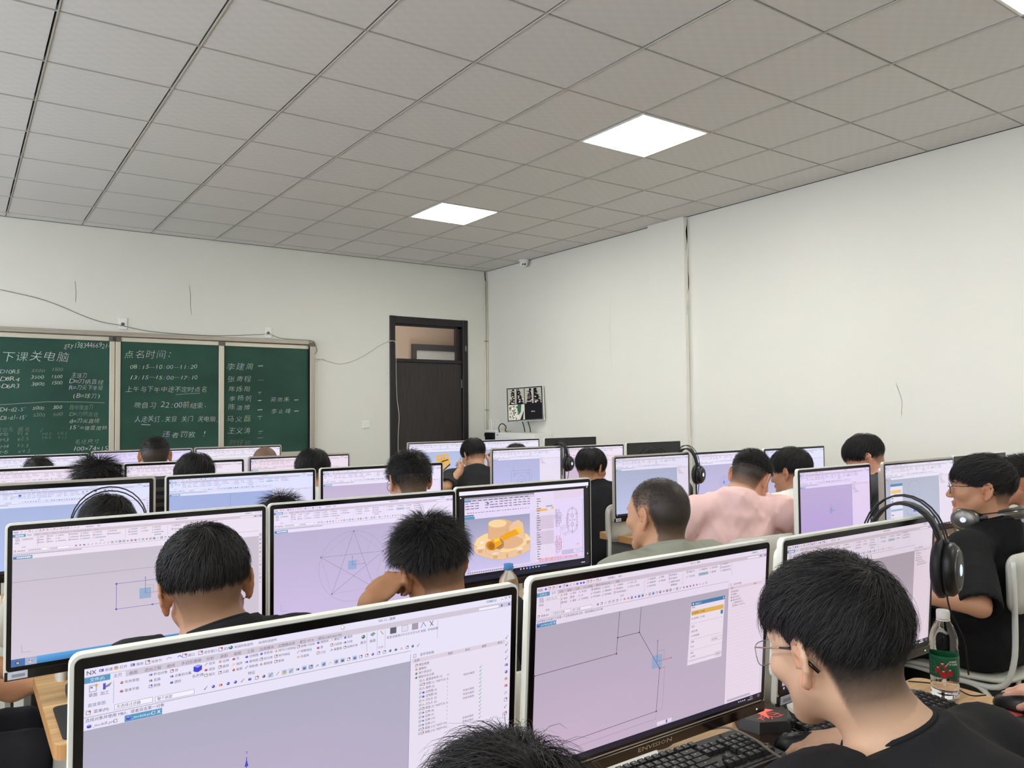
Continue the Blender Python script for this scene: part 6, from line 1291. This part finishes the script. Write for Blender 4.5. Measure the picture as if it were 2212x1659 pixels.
cable('mouse_cable', [(1.668, .897, .765), (1.66, .93, .757), (1.69, .99, .756), (1.665, 1.04, .756), (1.64, 1.07, .756)], .0018, M_CABLE, 'thin black mouse cable curling past the water bottle')
e = empty('mouse_mat', (1.575, .765, DESK), R(-14), 'mouse mat printed in brown and gold with a red patch', 'mouse mat')
b_ = MB(); b_.prism(rrect(-.14, .14, -.125, .125, .01, 4), .0005, .0035); b_.build('mat', mat('mat_dark', srgb(52, 38, 34), .8, noise=(9, .5)), e)
fm = Flat(lambda x, y, L: (x, y, .0036+L*.0001)); rs = random.Random(9)
for k in range(34):
    x, y, s = rs.uniform(-.115, .115), rs.uniform(-.10, .10), rs.uniform(.008, .024); c_ = rs.choice([(.35, .24, .12), (.55, .42, .26), (.12, .07, .05), (.65, .55, .42), (.22, .12, .07)])
    fm.poly([(x+s*rs.uniform(.5, 1.1)*math.cos(a), y+s*rs.uniform(.3, .7)*math.sin(a)) for a in [k2*math.pi/4 for k2 in range(8)]], c_, 1+k % 6)
fm.poly([(-.02, .06), (.05, .10), (.07, .08), (.045, .05)], (.6, .08, .06), 8); tag(fm.m.build('mat_print', M_PRINT, e), kind='stuff')
e = empty('mouse_mat', (1.085, .965, DESK), R(8), 'dark plain mouse mat in front of the man with glasses', 'mouse mat')
b_ = MB(); b_.prism(rrect(-.11, .11, -.10, .09, .012, 4), .0005, .0035); b_.build('mat', mat('mat_plain', srgb(64, 54, 58), .8), e)
e = empty('mobile_phone', (1.50, .80, DESK+.0005), R(-38), 'dark grey mobile phone lying between keyboard and mouse mat', 'phone')
b_ = MB(); b_.prism(rrect(-.038, .038, -.08, .08, .008, 4), .004, .012); b_.build('case', mat('phone_grey', srgb(92, 92, 94), .4), e); MB().prism(rrect(-.035, .035, -.077, .077, .006, 4), .012, .0125).build('back_plate', mat('phone_back', srgb(78, 78, 80), .25), e)
e = empty('paper_sheet', (1.36, .70, DESK+.0006), R(30), 'white paper with pink lines near the bottom right corner', 'paper')
MB().box(-.09, .09, -.12, .12, 0, .0008).build('sheet', mat('paper', srgb(236, 232, 236), .7), e)
fp = Flat(lambda x, y, L: (x, y, .001+L*.0001)); [fp.line([(-.08, -.1+k*.014), (.08, -.1+k*.014)], .0014, (.75, .35, .42), 1) for k in range(15)]; fp.m.build('ruled_lines', M_PRINT, e)
e = empty('earphone_case', (1.452, .845, DESK+.0005), 0, 'small white round case beside the grey phone', 'case'); MB().lathe([(.0, 0), (.018, 0), (.022, .008), (.018, .016), (0, .018)], 18).build('shell', M_WHITEP, e, True)

# glowing hub
e = empty('glowing_usb_hub', (1.092, 1.10, DESK+.0005), R(-28), 'black angular hub glowing red in lightning lines between two monitors', 'hub')
P6 = [(-.062, -.015), (-.048, .05), (.052, .058), (.078, .015), (.04, -.055), (-.03, -.055)]
b_ = MB(); b_.prism([(x*.96, y*.96) for x, y in P6], 0, .018); b_.build('lower_body', mat('hub_clear', srgb(120, 96, 90), .2, trans=.4), e)
n = 6; b_ = MB(); top = [(x*.86, y*.86, .040) for x, y in P6]; low = [(x, y, .018) for x, y in P6]; b_.add(low+top, [(i, (i+1) % n, n+(i+1) % n, n+i) for i in range(n)]+[tuple(range(n, 2*n)), tuple(range(n-1, -1, -1))]); b_.build('top_shell', mat('hub_black', srgb(44, 40, 38), .35), e)
fh = Flat(lambda x, y, L: (x, y, .0402+L*.0002)); rc2 = (2.2, .16, .10); rs = random.Random(4)
fh.poly([(-.004, -.004), (-.03, .028), (-.012, .016), (.02, .022), (.034, .014), (.012, .006), (.004, -.03)], rc2, 1)
for k in range(18):
    a = k*2*math.pi/18+rs.uniform(-.1, .1); p = [(.006*math.cos(a), .006*math.sin(a))]; r_ = .006
    for j in range(3): r_ += rs.uniform(.008, .014); a += rs.uniform(-.5, .5); p.append((min(.05, max(-.045, r_*math.cos(a)*1.1)), min(.042, max(-.042, r_*math.sin(a)))))
    fh.line(p, .0011, (1.6, .10, .08) if k % 3 else (.12, .1, .1), 2)
fh.m.build('glowing_lines', attr_mat('hub_emit', rough=.4, emis=True), e)
for k in range(2): MB().box(.066-.02*k, .072-.02*k, -.026-.02*k, -.014-.02*k, .006, .014).build('usb_socket', M_METAL, e)
for pts, m_, lab in (([(1.01, 1.15, .775), (.97, 1.19, .80), (.92, 1.17, .775), (.86, 1.16, .757), (.80, 1.19, .756)], mat('cable_brown', srgb(96, 84, 72), .5), 'brown-grey cable from the glowing hub towards the monitor foot'),
                    ([(1.0, 1.16, .76), (.985, 1.10, .785), (.99, 1.04, .78), (.975, .98, .775), (.985, .90, .757), (.97, .82, .756)], mat('cable_taupe', srgb(128, 118, 104), .5), 'taupe cable lying across the keyboard by the hub'),
                    ([(.90, 1.20, .756), (.87, 1.17, .80), (.83, 1.18, .84), (.80, 1.22, .80), (.78, 1.25, .756)], M_CABLE, 'black cable loop behind the keyboard under the middle monitor')):
    cable('desk_cable', pts, .0026, m_, lab)

# water bottle
e = empty('water_bottle', (1.612, .965, DESK+.0005), R(40), 'clear plastic water bottle with green label and white cap', 'bottle')
M_PET = mat('clear_plastic', (1, 1, 1), .04, trans=1, ior=1.18, spec=.6)
pr = [(0, .004), (.022, .002), (.0305, .008), (.0315, .018), (.030, .026), (.0315, .034), (.030, .042), (.0315, .05), (.0310, .062), (.0318, .07), (.0318, .115), (.031, .12), (.0318, .127), (.030, .134), (.0316, .142), (.0300, .160), (.026, .176), (.019, .192), (.0135, .202), (.0125, .208), (.0125, .216)]
MB().lathe(pr, 36).build('shell', M_PET, e, True)
MB().lathe([(0, .006), (.0285, .009), (.0292, .02), (.0290, .040), (0, .040)], 30).build('water', mat('water', (1, 1, 1), 0, trans=1, ior=1.33), e, True)
MB().lathe([(.0146, .205), (.0150, .206), (.0150, .224), (.0140, .2265), (0, .2268)], 28).build('cap', M_WHITEP, e, True)
MB().lathe([(.0148, .200), (.0155, .2005), (.0155, .203), (.0148, .2035)], 28).build('neck_ring', M_WHITEP, e, True)
lb = MB(); ns = 36
for (z0, z1, c_) in ((.060, .110, srgb(24, 92, 62)), (.110, .1145, srgb(30, 110, 74))):
    lb.add([(.0323*math.cos(2*math.pi*k/ns), .0323*math.sin(2*math.pi*k/ns), z) for z in (z0, z1) for k in range(ns)], [(k, (k+1) % ns, ns+(k+1) % ns, ns+k) for k in range(ns)], 0, c_)
fL = Flat(lambda x, y, L: ((.0324+L*.0001)*math.cos(R(166)+x/.0323), (.0324+L*.0001)*math.sin(R(166)+x/.0323), y)); fL.m = lb
for k, (x, y, s) in enumerate(((-.004, .092, 1.1), (-.014, .082, .9), (.012, .078, .9), (-.002, .074, .9))):
    fL.poly([(x-.007*s, y-.014*s), (x+.007*s, y-.014*s), (x+.006*s, y), (x+.002*s, y+.002), (x-.002*s, y+.002), (x-.006*s, y)], srgb(190, 30, 36), 2+k); fL.disc(x, y+.0052*s, .0028*s, .0032*s, srgb(224, 176, 146), 3+k, 10); fL.disc(x, y+.0075*s, .0028*s, .0014*s, srgb(30, 24, 22), 4+k, 8)
fL.line([(.002, .090), (.010, .101)], .002, srgb(224, 176, 146), 6)
fL.text('中国国家', .010, .101, .0048, srgb(240, 244, 240), 3, up=1); fL.text('乒乓球队', .010, .094, .0055, srgb(240, 244, 240), 3, up=1)
for k in range(7): fL.line([(-.034, .100-k*.005), (-.022+.002*(k % 3), .100-k*.005)], .0012, srgb(120, 170, 140), 3)
lb.build('label', attr_mat('label_print', rough=.35), e)
e.scale = (1, 1, .93)
# left desk end
e = empty('mouse_mat', (-.045, 2.075, DESK), R(0), 'black mouse mat on the rounded left end of the second-row desk', 'mouse mat'); MB().prism(rrect(-.10, .10, -.115, .115, .015, 4), .0005, .004).build('mat', mat('mat_black', srgb(40, 40, 42), .85), e)
e = empty('wrist_rest', (.02, 2.245, DESK+.0005), 0, 'black box-shaped rest behind the black mouse mat', 'rest'); MB().box(-.13, .13, -.035, .035, 0, .03, bev=.006).build('pad', mat('rest_black', srgb(34, 33, 34), .6), e)
e = empty('drink_bottle', (1.055, 2.0, DESK+.0005), 0, 'blue and white labelled bottle between the star screen and the orange part screen', 'bottle')
MB().lathe([(0, 0), (.030, 0), (.032, .01), (.032, .17), (.026, .19), (.013, .205), (.013, .22)], 20).build('shell', M_PET, e, True); MB().lathe([(.0325, .05), (.0327, .051), (.0327, .105), (.0325, .106)], 20).build('label', mat('blue_label', srgb(60, 130, 190), .4), e, True); MB().lathe([(.0145, .212), (.0148, .213), (.0148, .23), (0, .231)], 16).build('cap', mat('cap_blue', srgb(70, 140, 200), .4), e, True)
e = empty('computer_tower', (.335, 3.62, DESK+.0005), 0, 'black computer tower with ventilation slots between two third-row monitors', 'computer'); MB().box(-.10, .10, -.09, .09, 0, .43, bev=.004).build('case', M_BLACKP, e)
for k in range(11): MB().box(-.085, .085, -.096, -.0905, .06+k*.032, .076+k*.032, bev=.001).build('vent_slat', mat('slat_grey', srgb(60, 60, 62), .4), e)
e = empty('storage_box', (2.47, 1.68, DESK+.0005), R(20), 'small yellow box on the desk behind the big headset', 'box'); e.location = (2.63, 1.68, DESK+.0005)
MB().box(-.04, .04, -.03, .03, 0, .05, bev=.003).build('body', mat('yellow_card', srgb(206, 178, 60), .6), e); MB().box(-.041, .041, -.031, .031, .05, .058, bev=.002).build('lid', mat('yellow_lid', srgb(190, 160, 50), .6), e)
e = empty('paper_cup', (2.72, 1.72, DESK+.0005), 0, 'grey-blue cup beside the small yellow box', 'cup'); MB().lathe([(0, 0), (.026, 0), (.034, .085), (.0355, .088), (.032, .088), (.024, .004), (0, .004)], 20).build('shell', mat('cup_grey', srgb(140, 148, 162), .5), e, True)
keyboard(2.95, 3.02, 4, 'black keyboard on the desk behind the man in sage green')
